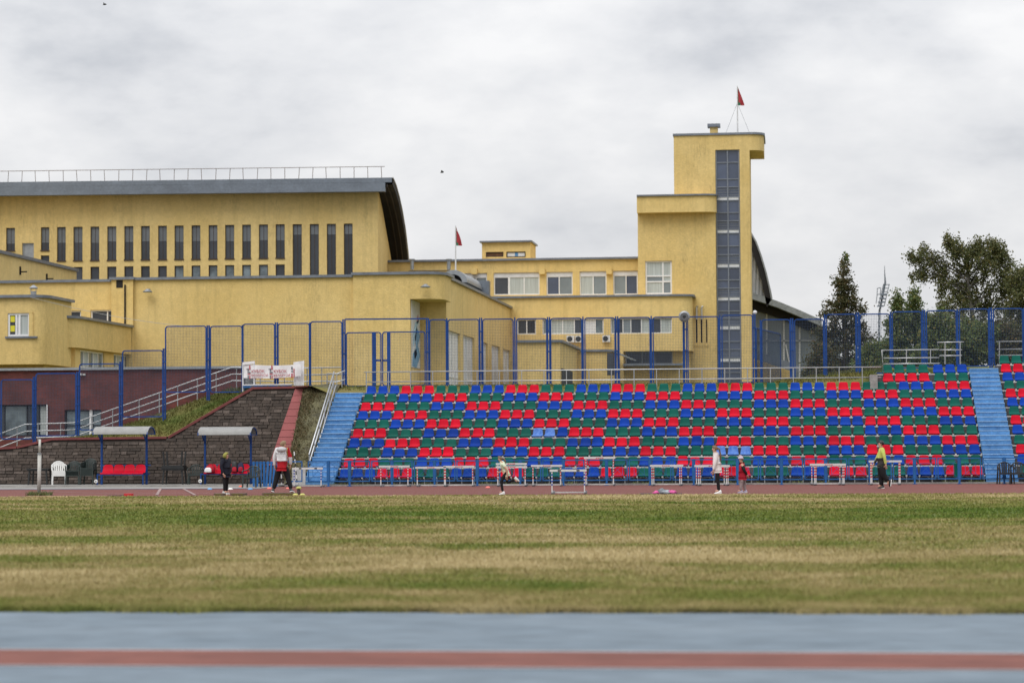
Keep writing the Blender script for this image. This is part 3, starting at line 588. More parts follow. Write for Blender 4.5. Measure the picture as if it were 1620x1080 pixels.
# projecting lower floors
PY = 177; pq = YP(PY)
lo = T('lower_wing', 'yellow projecting lower floor with ribbon windows and rounded right end', 'building', (-12, PY, 4))
zp = pq.uv(940, 470)[1]; xl5 = at(780, 480, PY).x; xr5 = at(1094, 480, PY).x; zu = pq.uv(1030, 555)[1]; xm5 = at(986, 560, PY).x
lh = [pq.rect(818, 505, 848, 529), pq.rect(858, 504, 955, 528.5), pq.rect(966, 503, 1063, 527.5)]
r5 = 1.0; b = MB(); b.facade(pq, xl5, xr5 - r5, zu, zp, lh, .3); a5 = arc((xr5 - r5, PY + r5), r5, -90, 0)
for i in range(len(a5) - 1): b.face([(*a5[i], zu), (*a5[i + 1], zu), (*a5[i + 1], zp), (*a5[i], zp)])
b.face([(xr5, PY + r5, zu), (xr5, 182, zu), (xr5, 182, zp), (xr5, PY + r5, zp)]); b.box(xl5, xr5 - .05, PY + 1.2, 181.9, zu + .002, zp - .02)
b.face([(xl5, PY, zu), (xl5, PY + 3, zu), (xr5 - .1, PY + 3, zu), (xr5 - .1, PY, zu)])
b.face([(xl5, PY, 3), (xm5, PY, 3), (xm5, PY, zu), (xl5, PY, zu)]); b.face([(xm5, PY, 3), (xm5, PY + 1.3, 3), (xm5, PY + 1.3, zu), (xm5, PY, zu)])
zl6 = pq.uv(1030, 575)[1]; bp6 = YP(PY + 1.2); r6 = (xm5 + .1, at(1064, 560, PY + 1.2).x, zl6, zu)
b.facade(bp6, xm5, at(1092, 560, PY + 1.2).x, 3, zu, [r6], .2); b.build('wall', M_y, lo)
coping(lo, [(xl5, PY)] + a5 + [(xr5, 182)], zp, .4, .14)
b = MB(); b.box(xm5, at(1080, 575, PY).x, PY - .3, PY + 1.1, zl6 - .15, zl6); b.build('ledge', M_cop, lo)
window(lo, pq, lh[0], .2, (.5,), (), M_white, M_glass, .07)
window(lo, pq, lh[1], .2, (.14, .33, .52, .68, .86), (), M_white, [M_glassL, M_curt, M_curt, M_glass, M_whitep, M_glassg], .07)
window(lo, pq, lh[2], .2, (.06, .2, .33, .5, .66, .82), (), M_white, [M_glassL, M_glass, M_glassL, M_glass, M_curt, M_glass, M_curt], .06)
window(lo, bp6, r6, .15, (.35, .62), (), M_metal, M_glass, .06)
for i, (px, py, nm) in enumerate(((902.5, 536, 'left unit of the pair'), (916, 536, 'right unit of the pair'), (959, 535.5, 'standing alone right of the pair'))):
    p = at(px, py, PY - .4); t = T('air_conditioner', f'white air conditioner below the ribbon windows, {nm}', 'air conditioner', (p.x, PY - .4, p.z - .22), 'air conditioners on the yellow lower wing')
    b = MB(); b.box(p.x - .28, p.x + .28, PY - .42, PY - .12, p.z - .24, p.z + .24); b.build('casing', M_whitep, t)
    b = MB(); b.lathe((p.x - .05, PY - .44, p.z), [(.2, 0), (.2, .02)], 14, axis='y'); b.build('fan_grille', M_black, t); b = MB(); b.bar((p.x - .2, PY - .4, p.z - .27), (p.x - .2, PY - .005, p.z - .27), .04); b.bar((p.x + .2, PY - .4, p.z - .27), (p.x + .2, PY - .005, p.z - .27), .04); b.build('bracket', M_metal, t)
# low annexes with sloping copings
an = T('annex', 'low yellow annex with stepped grey coping behind the mesh fence', 'building', (at(850, 560, 155).x, 155, 4))
q0 = at(817, 541, 155); q1 = at(885.5, 541, 155); zA = at(850, 541.5, 155).z; b = MB(); b.box(q0.x, q1.x, 155, 176.8, 3, zA); q2 = at(966, 556, 168); q3 = at(930, 556, 168); zB = at(945, 556, 168).z
b.prism([(q3.x - 4, 168)] + [(q2.x - .7, 168)] + arc((q2.x - .7, 168.7), .7, -90, 0)[1:] + [(q2.x, 176.7), (q3.x - 4, 176.7)], 3, zB); b.build('wall', M_y, an)
coping(an, [(q0.x, 155), (q1.x, 155), (q1.x, 176.8)], zA, .4, .15); coping(an, [(q1.x + .2, 168), (q2.x - .7, 168)] + arc((q2.x - .7, 168.7), .7, -90, 0)[1:] + [(q2.x, 176)], zB, .35, .14)
xq = XP(q1.x); r = xq.rect(888, 585, 905, 606); b = MB(); b.pbox(xq, r[0], r[1], 3, r[3], -.04, .02); b.build('doorway', M_dark, an)
p = at(966, 575, 165); t = T('notice_board', 'dark framed notice board beside the rounded annex', 'sign', (p.x, 165, 4)); b = MB(); b.box(p.x - .2, p.x + .2, 164.9, 165, p.z - .75, p.z + .7); b.build('board', M_glass, t); b = MB(); b.box(p.x - .25, p.x + .25, 165.01, 165.06, p.z - .8, p.z + .75); b.build('frame', M_brown, t)
for k in range(5):
    p = at(977 + 3 * k, 560 + 1.8 * k, 160); q = at(1003 + 2 * k, 565 + 1.6 * k, 162)
st_ = T('canopy_slats', 'small grey slatted canopy above the annex entrance', 'canopy', (at(990, 570, 166).x, 166, 5))
for k in range(6):
    a = at(975 + 4.5 * k, 558 + 2 * k, 166); b = MB(); b.bar((a.x, 166, a.z), (a.x, 170, a.z + .1), .12, .05); b.build('slat', M_metal, st_)
b = MB(); a = at(972, 556, 166); c = at(1006, 570, 166); b.bar(a, c, .06); b.build('beam', M_metal, st_)

# ---- tower
TWY = 180.5; tq = YP(TWY)
tw = T('tower', 'tall yellow stair tower with full height glazed strip and rounded roof overhang', 'tower', (0, TWY, 4))
zc = tq.uv(1130, 214)[1]; x0 = at(1066.5, 300, TWY).x; x1 = at(1187, 380, TWY).x; gx0, gx1 = at(1133, 400, TWY).x, at(1171.5, 400, TWY).x; zg1 = tq.uv(1150, 237)[1]
r = (gx0, gx1, 3.4, zg1); b = MB(); b.facade(tq, x0, x1, 3, zc, [r], .5); b.face([(x1, TWY, 3), (x1, TWY + 7, 3), (x1, TWY + 7, zc), (x1, TWY, zc)]); b.face([(x0, TWY + 7, 3), (x0, TWY, 3), (x0, TWY, zc), (x0, TWY + 7, zc)]); b.face([(x1, TWY + 7, 3), (x0, TWY + 7, 3), (x0, TWY + 7, zc), (x1, TWY + 7, zc)])
xo = at(1208, 230, TWY).x; zo = tq.uv(1195, 237.5)[1]; ro = 1.0
b.prism([(x1 + .003, TWY - .006), (xo - ro, TWY - .006)] + arc((xo - ro, TWY - .006 + ro), ro, -90, 0)[1:] + [(xo, TWY + 6), (x1 + .003, TWY + 6)], zo, zc - .002)
b.build('wall', M_y2, tw)
b = MB(); b.prism([(x0 - .06, TWY - .1), (xo - ro, TWY - .1)] + arc((xo - ro, TWY - .1 + ro + .05), ro + .1, -90, 0)[1:] + [(xo + .1, TWY + 6.1), (x0 - .06, TWY + 6.1)], zc, zc + .16); b.build('coping', M_cop, tw)
xs1 = at(1132, 330, TWY).x; b = MB()
p = at(1129.5, 205, TWY + 3); b.box(p.x - .3, p.x + .3, TWY + 2.7, TWY + 3.3, zc, p.z + .15); b.build('chimney', M_y2, tw); b = MB(); b.box(p.x - .48, p.x + .48, TWY + 2.5, TWY + 3.5, p.z + .15, at(1129, 197, TWY + 3).z); b.build('chimney_cap', M_cop, tw)
flag(1167, 211, 136, TWY + 2.5, .5, 1.45, 'pole with drooping red and green flag on the tower roof', True)
# glazing strip: frame bars, one pane per cell, white spandrel bands
ysb = [237, 256.7, 283, 295.6, 311.3]; bands = [(311.3, 316.7), (363, 368.6), (417, 423), (469.6, 475), (515, 521), (566, 572)]
for (a, c), n_ in zip(bands, bands[1:] + [(612, 612)]): s_ = n_[0] - c; ysb += [c, c + s_ * .42, c + s_ * .70, n_[0]]
zs_ = [tq.uv(1151, y)[1] for y in ysb]; um = (gx0 + gx1) / 2
bands_z = [(tq.uv(1151, c)[1], tq.uv(1151, a)[1]) for a, c in bands]
gb = MB(); gfm = mat('glazing_bar', (.17, .19, .23), .5, .2, 3)
for u in (gx0 + .06, um, gx1 - .06): gb.pbox(tq, u - .045, u + .045, 3.4, zg1, .10, .26)
for i, z in enumerate(zs_): gb.pbox(tq, gx0, gx1, z - .035, z + .035, .12, .24)
gf = gb.build('glazing_frame', gfm, tw)
for z0, z1 in zip(zs_[1:], zs_):
    if any(abs((z0 + z1) / 2 - (a + c) / 2) < .05 for a, c in bands_z): continue
    for ua, ub in ((gx0, um), (um, gx1)): q = MB(); q.pbox(tq, ua + .02, ub - .02, z0 + .01, z1 - .01, .2, .215); q.build('pane', M_glassb, gf)
for a, c in bands_z: q = MB(); q.pbox(tq, gx0 + .02, gx1 - .02, a, c, .15, .19); q.build('spandrel', M_whitep, gf)
for i, (a, c) in enumerate(zip(zs_, zs_[1:])):   # stair railings seen through the glass
    if i % 4 == 3 or i % 4 == 0 and i > 3 and 0:
        for k in range(3): z = c + (a - c) * (k + .7) / 3.6; q = MB(); q.pbox(tq, gx0 + .1, gx1 - .1, z - .02, z + .02, .19, .199); q.build('stair_rail', M_blind, gf)
# shoulder block beside the tower
xk0, xk1 = at(1010, 420, TWY).x, at(1132.5, 330, TWY).x; zk = tq.uv(1070, 313)[1]; kq = YP(TWY - .45); xk1 = at(1132.3, 400, TWY - .45).x
kb = T('shoulder_block', 'yellow block with overhanging parapet on the left of the tower', 'building', (xk0, TWY, 4))
wr = kq.rect(1021, 412.5, 1063, 465.5); sl4 = [kq.rect(a, 505 if k else 508, c, 542) for k, (a, c) in enumerate(((1095, 1096.6), (1100.8, 1103.2), (1108.6, 1111), (1117, 1119.2)))]
b = MB(); b.facade(kq, xk0, xk1, 3, zk - .01, [wr] + sl4, .3); b.face([(xk0, TWY + 6, 3), (xk0, TWY - .45, 3), (xk0, TWY - .45, zk), (xk0, TWY + 6, zk)]); b.face([(xk1, TWY - .45, 3), (xk1, TWY + .0, 3), (xk1, TWY + .0, zk), (xk1, TWY - .45, zk)])
b.build('wall', M_y, kb)
zk0 = tq.uv(1070, 338.5)[1]; xk2 = at(1007.5, 325, TWY - 1.4).x; xk3 = at(1133, 325, TWY - 1.4).x; rk = .8
ft = [(xk2, TWY - 1.4), (xk3 - rk, TWY - 1.4)] + arc((xk3 - rk, TWY - 1.4 + rk), rk, -90, 0)[1:] + [(xk3, TWY - .02), (x0 - .002, TWY - .02), (x0 - .002, TWY + 5.5), (xk2, TWY + 5.5)]
b = MB(); b.prism(ft, zk0, zk); b.build('parapet', M_y, kb); coping(kb, ft[:-3], zk, .3, .12)
window(kb, kq, wr, .2, (.66,), (.38, .55), M_white, [M_curt, M_glassL, M_curt], .1)
for q in sl4: b = MB(); b.pbox(kq, *q, .2, .25); b.build('slit_recess', M_dark, kb); b = MB(); b.pbox(kq, q[0] - .1, q[1] + .1, q[2] - .25, q[2] - .05, -.06, .05); b.build('slit_sill', M_y, kb)
for px in (1102, 1110):
    p = at(px, 505, TWY - .7); b = MB(); b.tube([(p.x, TWY - .7, p.z), (p.x, TWY - .7, at(px, 486, TWY - .7).z)], .07, 8); b.tube([(p.x, TWY - .7, at(px, 486, TWY - .7).z), (p.x + .12, TWY - .7, at(px, 484, TWY - .7).z)], .07, 8); b.build('flue_pipe', M_steel, kb)

# ---- right hand hall behind the tower
HY = 196; hq = YP(HY)
rh_ = T('right_hall', 'grey glazed hall with dark curved roof edge right of the tower', 'building', (6, HY, 4))
cv = [(1150, 318), (1188, 369), (1196, 383), (1204, 405), (1212, 432), (1218, 458), (1221, 473)]
top = [hq.hit(*q) for q in cv]; ins = [hq.hit(x - 6 - 2.0 * i / 6, y + 13) for i, (x, y) in enumerate(cv)]
b = MB()
for i in range(len(cv) - 1): b.hexa([ins[i], ins[i + 1], top[i + 1], top[i]] + [Vector((0, 22, 0)) + q for q in (ins[i], ins[i + 1], top[i + 1], top[i])])
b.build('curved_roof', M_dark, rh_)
b = MB()
for i in range(len(cv) - 1): b.bar(top[i] + Vector((.0, -.06, .03)), top[i + 1] + Vector((0, -.06, .03)), .14, .12)
b.build('roof_edge', M_metal, rh_)
b = MB(); pl = [hq.hit(1150, 473), hq.hit(1213, 473)] + [q for q in reversed(ins[:-1])]; b.extrude([q + Vector((0, .7, 0)) for q in pl], (0, .3, 0)); b.build('gable_panel', M_whitep, rh_)
for k in range(5):
    a = hq.hit(1190 + 5 * k, 390 + 15 * k); c = hq.hit(1190 + 5 * k, 470); b = MB(); b.bar(a + Vector((0, .6, 0)), c + Vector((0, .6, 0)), .1); b.build('gable_mullion', M_metal, rh_)
a = hq.hit(1170, 456); e1 = hq.hit(1230, 476); e2 = hq.hit(1264, 490); e3 = hq.hit(1300, 506); lw = [a, e1, e2, e3]
b = MB()
for i in range(3): d = Vector((0, 0, .52)); s_ = Vector((0, 18, 0)); b.hexa([lw[i] - d, lw[i + 1] - d, lw[i + 1], lw[i], lw[i] - d + s_, lw[i + 1] - d + s_, lw[i + 1] + s_, lw[i] + s_])
b.build('lower_roof', mat('grey_roof_metal', (.24, .26, .27), .6, .3, .8, fine=.15, fscale=4), rh_)
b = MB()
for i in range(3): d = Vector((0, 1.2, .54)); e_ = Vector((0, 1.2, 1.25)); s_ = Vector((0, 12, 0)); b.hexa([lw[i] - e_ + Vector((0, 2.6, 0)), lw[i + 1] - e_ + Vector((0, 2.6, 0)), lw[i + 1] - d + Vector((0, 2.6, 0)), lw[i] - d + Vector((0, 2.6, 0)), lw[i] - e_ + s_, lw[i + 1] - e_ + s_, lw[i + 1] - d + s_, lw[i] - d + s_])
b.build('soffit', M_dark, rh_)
gq = YP(HY + 2.2)
for k, (xa_, xb_) in enumerate(((1180, 1213), (1213, 1240), (1240, 1265), (1265, 1296), (1296, 1330))):
    for j, (ya, yb) in enumerate(((478, 539), (539, 600))):
        t0 = [gq.hit(xa_, max(ya, np.interp(xa_, [1170, 1230, 1300], [476, 496, 526]))), gq.hit(xb_, max(ya, np.interp(xb_, [1170, 1230, 1300], [476, 496, 526])))]; q = MB(); q.extrude([gq.hit(xa_, yb), gq.hit(xb_ - .6, yb), t0[1], t0[0]], (0, .05, 0)); q.build('glass_panel', M_glassL, rh_)
for xa_ in (1213, 1240, 1265): b = MB(); b.bar(gq.hit(xa_, 600) - Vector((0, .1, 0)), gq.hit(xa_, np.interp(xa_, [1213, 1265], [488, 508])) - Vector((0, .1, 0)), .12); b.build('mullion', M_whitep, rh_)
b = MB(); b.bar(gq.hit(1243, 545) - Vector((0, .2, 0)), gq.hit(1250, 580) - Vector((0, .2, 0)), .1); b.build('brace', M_whitep, rh_)
b = MB(); b.bar(gq.hit(1185, 539) - Vector((0, .1, 0)), gq.hit(1296, 539) - Vector((0, .1, 0)), .12); b.build('transom', M_metal, rh_)
b = MB(); b.bar(hq.hit(1180, 562) - Vector((0, 11, 0)), hq.hit(1262, 590) - Vector((0, 11, 0)), .5, .55); b.build('plinth_coping', M_cop, rh_)
b = MB(); b.extrude([hq.hit(1172, 566) - Vector((0, 10, 0)), hq.hit(1250, 592) - Vector((0, 10, 0)), hq.hit(1250, 625) - Vector((0, 10, 0)), hq.hit(1172, 625) - Vector((0, 10, 0))], (0, 3, 0)); b.build('plinth', M_y, rh_)

# ================================================================== GRANDSTAND
Y0, TRD = 94.0, .68
PAN = [.34, .75, 1.15, 1.52, 1.92, 2.30, 2.67, 3.03, 3.40, 3.74, 4.10, 4.47, 4.84]
rowY = lambda k: Y0 + TRD * k
SX0, SP, NS = -17.42, .4924, 51
XS0, XS1 = -17.73, 7.46       # main block of terracing
XA0, XA1 = XS1 + .02, 8.66    # right stairway
XL0, XL1 = -18.92, XS0 - .02  # left stairway
gs = T('grandstand', 'grey concrete terracing of the grandstand under the coloured seats', 'grandstand', (-5, 94, 0))
def terrace(xa, xb, k, back=None):
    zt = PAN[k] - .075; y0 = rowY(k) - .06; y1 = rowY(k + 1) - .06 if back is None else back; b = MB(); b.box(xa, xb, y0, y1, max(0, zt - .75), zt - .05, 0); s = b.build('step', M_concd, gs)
    b = MB(); b.box(xa, xb, y0 - .02, y1, zt - .05, zt); b.build('nosing', M_concl, s)  # pale slab: light on the tread edge painted into its colour
for k in range(1, 10): terrace(XS0, XS1, k, None if k < 9 else 102.2)
XU = 3.72
for k in (10, 11): terrace(XU, XS1, k, 103 if k == 11 else None)
for k in range(1, 13): terrace(XA1 + .02, 16, k, 104 if k == 12 else None)
b = MB(); b.box(XS0, XS1, 95.2, 95.3, 0, .5); b.box(XA1 + .02, 16, 95.2, 95.3, 0, .5); b.build('front_wall', M_concd, gs)
b = MB(); b.box(XU - .35, XU - .05, 100.3, 101.6, 3.6, 4.35); b.build('corner_block', M_conc, gs)

def seat_mesh(lod=False):
    b = MB()
    pr = [(.085, -.078, .40), (.03, -.04, .415), (-.008, -.014, .425), (-.004, .006, .43), (.03, .016, .43), (.2, -.005, .425), (.34, .0, .42), (.385, .035, .415), (.41, .12, .395), (.435, .25, .355), (.445, .305, .335), (.455, .32, .31), (.475, .305, .31)]
    n = 6
    for y, z, w in pr:
        for i in range(n + 1):
            t = -1 + 2 * i / n; e = t * t * t * t; b.v.append((t * w / 2, y - (.02 * e if z > .05 else 0) , z + (.018 * e if 0 <= y < .35 and z > -.05 else 0) - (.012 * e if z > .29 else 0)))
    m = n + 1
    for j in range(len(pr) - 1):
        for i in range(n): a = j * m + i; b.f.append((a, a + 1, a + m + 1, a + m)); b.m.append(0)
    if not lod:
        k = len(b.v)
        for y, z, w in [(.03, -.02, .43), (.36, -.025, .42), (.42, .1, .4), (.462, .29, .35)]:
            for i in (-1, 1): b.v.append((i * w / 2, y + .012, z))
        for j in range(3): a = k + j * 2; b.f.append((a + 1, a, a + 2, a + 3)); b.m.append(0)
    return b
def bracket_mesh():
    b = MB(); b.box(.214, .276, -.03, .05, -.075, -.022); b.box(-.15, .15, .06, .3, -.07, -.03); return b
SM = {c: seat_mesh().mesh('stadium_seat', m, True) for c, m in (('blue', M_sblue), ('red', M_red), ('green', M_green), ('faded blue', M_fade))}
M_brk = mat('grey_bracket', (.38, .38, .37), .8, .3, 2, fine=.15); BRM = bracket_mesh().mesh('bracket', M_brk); b = bracket_mesh()
b.tube([(.246, .2, -.07), (.246, .2, -.34)], .018, 6); b.tube([(.246, .2, -.2), (.05, .2, -.08)], .01, 5); BR0 = b.mesh('bracket', M_brk)
rown = lambda k: 'front row' if k == 0 else f'{ordn(k + 1)} row up'
stuff = {'blue': MB(), 'red': MB(), 'green': MB(), 'faded blue': MB()}; sb_ = MB(); tmpl = seat_mesh(True)
def place(X, k, color, label):
    if label:
        o = link('stadium_seat', SM[color], None, label=label, category='seat', group='plastic seats of the grandstand'); o.location = (X, rowY(k), PAN[k]); o.rotation_euler = (random.gauss(0, .03), random.gauss(0, .008), random.gauss(0, .03))
        c = bpy.data.objects.new('bracket', BRM if k else BR0); COL.objects.link(c); c.parent = o
    else:
        q = stuff[color]; n = len(q.v); y, z = rowY(k), PAN[k]; q.v += [(v[0] + X, v[1] + y, v[2] + z) for v in tmpl.v]; q.f += [tuple(i + n for i in f) for f in tmpl.f]; q.m += tmpl.m
        sb_.box(X + .214, X + .276, y - .03, y + .05, z - .075, z - .022)
order = ['blue', 'red', 'green']
for k in range(10):
    for i in range(NS):
        c = order[(k + i // 3) % 3]
        if (k, i) in ((4, 15), (4, 16)) or (k == 2 and c == 'blue' and 27 < i < 34): c = 'faded blue'
        ind = k < 5 or (k == 5 and i >= 12)
        place(SX0 + SP * i, k, c, f'{c} plastic seat in the {rown(k)}, {ordn(i + 1)} from the left blue stairway' if ind else None)
for k in (10, 11):
    for i in range(7): place(SX0 + SP * (44 + i) - (.12 if i < 4 else 0), k, ('red' if i < 4 else 'green') if k == 10 else ('green' if i < 4 else 'blue'), None)
for k in range(13):
    for i in range(14):
        c = ['green', 'blue', 'red'][(k + i // 3) % 3]; place(XA1 + .33 + SP * i, k, c, f'{c} plastic seat in the {rown(k)}, {ordn(i + 1)} right of the right hand blue stairway' if k < 2 and i < 2 else None)
up = T('upper_seats', 'rows of red, blue and green plastic seats in the upper half of the grandstand', 'seats', (-5, 98, 2.4)); up['kind'] = 'stuff'
for c, q in stuff.items():
    if q.v: q.build('seat_shells', {'blue': M_sblue, 'red': M_red, 'green': M_green, 'faded blue': M_fade}[c], up, smooth=True, kind='stuff')
sb_.build('seat_brackets', M_brk, up, kind='stuff')

def stairway(xa, xb, zt, label, yb):
    t = T('stairway', label, 'stairs', ((xa + xb) / 2, 93.5, 0)); n = int(round(zt / .186)); dz = zt / n; dy = (yb - 93.45) / n
    for i in range(n):
        b = MB(); y = 93.45 + dy * i; b.box(xa, xb, y + random.uniform(-.015, .015), yb + .2, max(0, dz * (i + 1) - .3), dz * (i + 1) - .004 * (i % 2)); so2 = b.build('step', M_step, t); b = MB(); b.box(xa + .002, xb - .002, y - .024, y + .05, dz * (i + 1) - .03, dz * (i + 1) + .004); b.build('nosing', M_stepe, so2)
    return t
stairway(XL0, XL1, 3.78, 'pale blue concrete stairway beside the grassy bank, left of the seats', 100.6)
stairway(XA0, XA1, 4.6, 'pale blue concrete stairway between the seat blocks on the right', 101.9)

# ---- grassy bank, stone wall
b = MB(); n = 17
for i in range(n + 1):
    f = i / n; y = 93.6 + f * 9.8; z = .15 + min(3.98, .494 * (y - 93.6))
    xa = -19.75 - .75 * min(1, f * 1.19)
    for j in range(7): u = j / 6; b.v.append((xa + (XL0 - .06 - xa) * u, y + random.uniform(-.05, .05), z + random.uniform(-.05, .06) - .12 * (1 - u) + .1 * math.sin(u * 3.1)))
for i in range(n):
    for j in range(6): a = i * 7 + j; b.f.append((a, a + 1, a + 8, a + 7)); b.m.append(0)
k = len(b.v)
for i in range(n + 1): v = b.v[i * 7]; b.v.append((v[0], v[1], 0))
for i in range(n): b.f.append((i * 7, i * 7 + 7, k + i + 1, k + i)); b.m.append(0)
b.build('grassy_bank', mat('rough_bank', (.13, .12, .055), .95, .5, 1.6, col2=(.05, .045, .025), fine=.4, fscale=9), smooth=True, kind='structure')
SLP = .5; WN = Vector((0, -1, SLP)).normalized(); WV = Vector((0, SLP, 1)).normalized(); vs_ = math.sqrt(1 + SLP * SLP)
sw = PM((0, 100, 0), (1, 0, 0), WN, WV)
wall = T('stone_wall', 'dark battered stone wall with red coping behind the shelters', 'wall', (-27, 100, 0))
tops = [(-38, 1.3), (-32.9, 1.55), (-31.4, 1.9), (-26.36, 1.93), (-22.9, 4.03), (-20.42, 4.06)]
def wz(X): return float(np.interp(X, [p[0] for p in tops], [p[1] for p in tops]))
b = MB(); f = [sw.P(-38, 0), sw.P(-20.35, 0)] + [sw.P(x, z * vs_) for x, z in reversed(tops)]; b.extrude(f, WN * -.5); b.build('wall_core', M_mortar, wall)
cells = []; rh0 = .15; row = 0; v = .02
while v < 4.05 * vs_:
    u = -36.5 + (.2 if row % 2 else 0) + random.uniform(-.05, .05)
    while u < -20.5:
        w = random.choice((.25, .3, .36, .4, .46)); u1 = min(u + w, -20.46)
        if v + rh0 < wz((u + u1) / 2) * vs_ - .06 and u1 - u > .12 and min(wz(u), wz(u1)) * vs_ > v + rh0 * .6: cells.append((u, u1, v, v + rh0))
        u += w
    v += rh0; row += 1
inv = [c for c in cells if c[0] > -33.6]; inv.sort(key=lambda c: -(c[1] - c[0])); big = set(inv[:300]); rest = MB(); smesh = {}
for c in cells:
    d = random.uniform(.015, .05); pale = random.random() < .15; w = c[1] - c[0] - .016; h = c[3] - c[2] - .014
    if c in big:
        key = (round(w, 2), pale)
        if key not in smesh:
            q = MB(); ww, hh_ = round(w, 2) / 2, h / 2; q.hexa([(-ww, 0, -hh_), (ww, 0, -hh_), (ww, .12, -hh_), (-ww, .12, -hh_), (-ww, 0, hh_), (ww, 0, hh_), (ww, .12, hh_), (-ww, .12, hh_)]); 
            for i in (0, 1, 4, 5): x, y, z = q.v[i]; q.v[i] = (x * .95, y - .0, z * .88)
            q2 = [q.v[i] for i in (0, 1, 5, 4)]; smesh[key] = q.mesh('stone', M_stone2 if pale else M_stone)
        o = bpy.data.objects.new('stone', smesh[key]); COL.objects.link(o); o.parent = wall; p = sw.P((c[0] + c[1]) / 2, (c[2] + c[3]) / 2, -d) - Vector(wall.location); o.location = p; o.rotation_euler = (-math.atan(SLP), random.gauss(0, .006), random.gauss(0, .012))
    else: rest.pbox(sw, c[0] + .008, c[1] - .008, c[2] + .007, c[3] - .007, -d, .08, 1 if pale else 0)
rest.build('smaller_stones', [M_stone, M_stone2], wall, kind='stuff')
b = MB()
for (xa, za), (xb, zb) in zip(tops, tops[1:]): b.bar(sw.P(xa, za * vs_) + Vector((0, .18, .02)), sw.P(xb, zb * vs_) + Vector((0, .18, .02)), .55, .1)
b.build('coping', M_cap, wall)
for k in range(11):   # inclined strip of red tiles
    s0, s1 = .72 + (3.98 - .72) * k / 11, .72 + (3.98 - .72) * (k + 1) / 11
    def xx(z): t = (z - .72) / 3.26; return -21.78 + t * .80, -20.98 + t * .35
    a0, a1 = xx(s0 + .01), xx(s1 - .01); e = .07; q = MB(); P = lambda x, z: sw.P(x, z * vs_, -e)
    q.extrude([P(a0[0], s0 + .008), P(a0[1], s0 + .008), P(a1[1], s1 - .008), P(a1[0], s1 - .008)], WN * -.1); q.build('tile', M_pink, wall)

# ================================================================== RAILINGS AND FENCES
def rail(label, lines, posts, r=.023, name='handrail', m=None):
    t = T(name, label, 'railing', lines[0][0]); m = m or M_steel
    for l in lines: b = MB(); b.tube(l, r, 8); b.build('rail', m, t, smooth=True)
    for a, c in posts: b = MB(); b.tube([a, c], .022, 6); b.build('post', m, t)
    return t
Yr = 101.0; xa = at(576, 588, Yr).x; xb = at(1394, 581, Yr).x; zr = 4.66
pl = []; x = xa + .1
while x < xb: pl.append(((x, Yr, 3.5), (x, Yr, zr))); x += .945
rail('long stainless handrail along the top of the grandstand seats', [[(xa, Yr, zr), (xb, Yr, zr + .02)], [(xa + .05, Yr, zr - .42), (xb, Yr, zr - .41)], [(xb - 5.3, Yr, zr - .83), (xb, Yr, zr - .83)]], pl)
Y2 = 102.2; f2 = lambda px, py: at(px, py, Y2)
rail('stepped stainless handrail above the upper rows left of the right stairway', [[at(1398, 594, 101.2), at(1395, 554, 101.2), f2(1397, 554), f2(1485, 552.8), f2(1483, 541.5), f2(1525, 540.8)], [f2(1398, 566.5), f2(1486, 565.5)], [f2(1398, 575.5), f2(1487, 574.5)], [f2(1486, 553.3), f2(1522, 553.3)], [f2(1486, 562.5), f2(1522, 562.3)]],
     [(f2(1434, 575), f2(1434, 553.5)), (f2(1472, 575), f2(1472, 553)), (f2(1495, 576), f2(1495, 541.3)), (f2(1519, 576), f2(1519, 541))])
Y3 = 103.2; f3 = lambda px, py: at(px, py, Y3)
rail('short stainless handrail above the seats right of the right stairway', [[f3(1576, 540.5), f3(1880, 536)], [f3(1577, 552.7), f3(1880, 548)], [f3(1578, 562.2), f3(1880, 558)]], [(f3(1581, 576), f3(1581, 540.5)), (f3(1618.5, 576), f3(1618.5, 540))] + [(f3(1618.5 + 37 * i, 575), f3(1618.5 + 37 * i, 540 - .55 * i)) for i in range(1, 8)])
XR = -18.98; q0, q1 = XP(XR).hit(529, 588), XP(XR).hit(487, 719); q2, q3 = XP(XR).hit(530, 602), XP(XR).hit(489, 742)
q0, q1 = Vector((XR, 100.3, at(529, 588, 100.3).z)), Vector((XR, 94.9, at(488, 719, 94.9).z)); dq = Vector((0, 0, .36))
rail('sloping pale handrail on the left edge of the left blue stairway', [[q0, q1], [q0 - dq, q1 - dq], [q0 - dq * 1.6 + Vector((.07, 0, 0)), q1 - dq * 1.6 + Vector((.07, 0, 0))]], [(q0.lerp(q1, t) - Vector((0, 0, .95)), q0.lerp(q1, t)) for t in (.01, .2, .4, .6, .8, .99)], .03)
f4 = lambda px, py: at(px, py, 101.6)
rail('small square of handrail at the head of the left blue stairway', [[f4(517, 591), f4(533, 591), f4(546, 586)], [f4(517, 604), f4(533, 604), f4(546, 600)]], [(f4(517.5, 614), f4(517.5, 591)), (f4(533, 614), f4(533, 590)), (f4(541, 612), f4(541, 588))])
Y5 = 104.6; f5 = lambda px, py: at(px, py, Y5)
def py_(x): return float(np.interp(x, [p[0] for p in pth], [p[1] for p in pth]))
rail('long stainless handrail climbing the sloping path before the brown brick wall', [[f5(x, y + d) for x, y in pth] for d in (0, 11, 21.5)], [(f5(x, py_(x) + 35), f5(x, py_(x))) for x in (-8, 27, 60, 96, 145, 178, 220, 252, 281, 312, 342, 374, 412, 450, 486, 509)], .026)
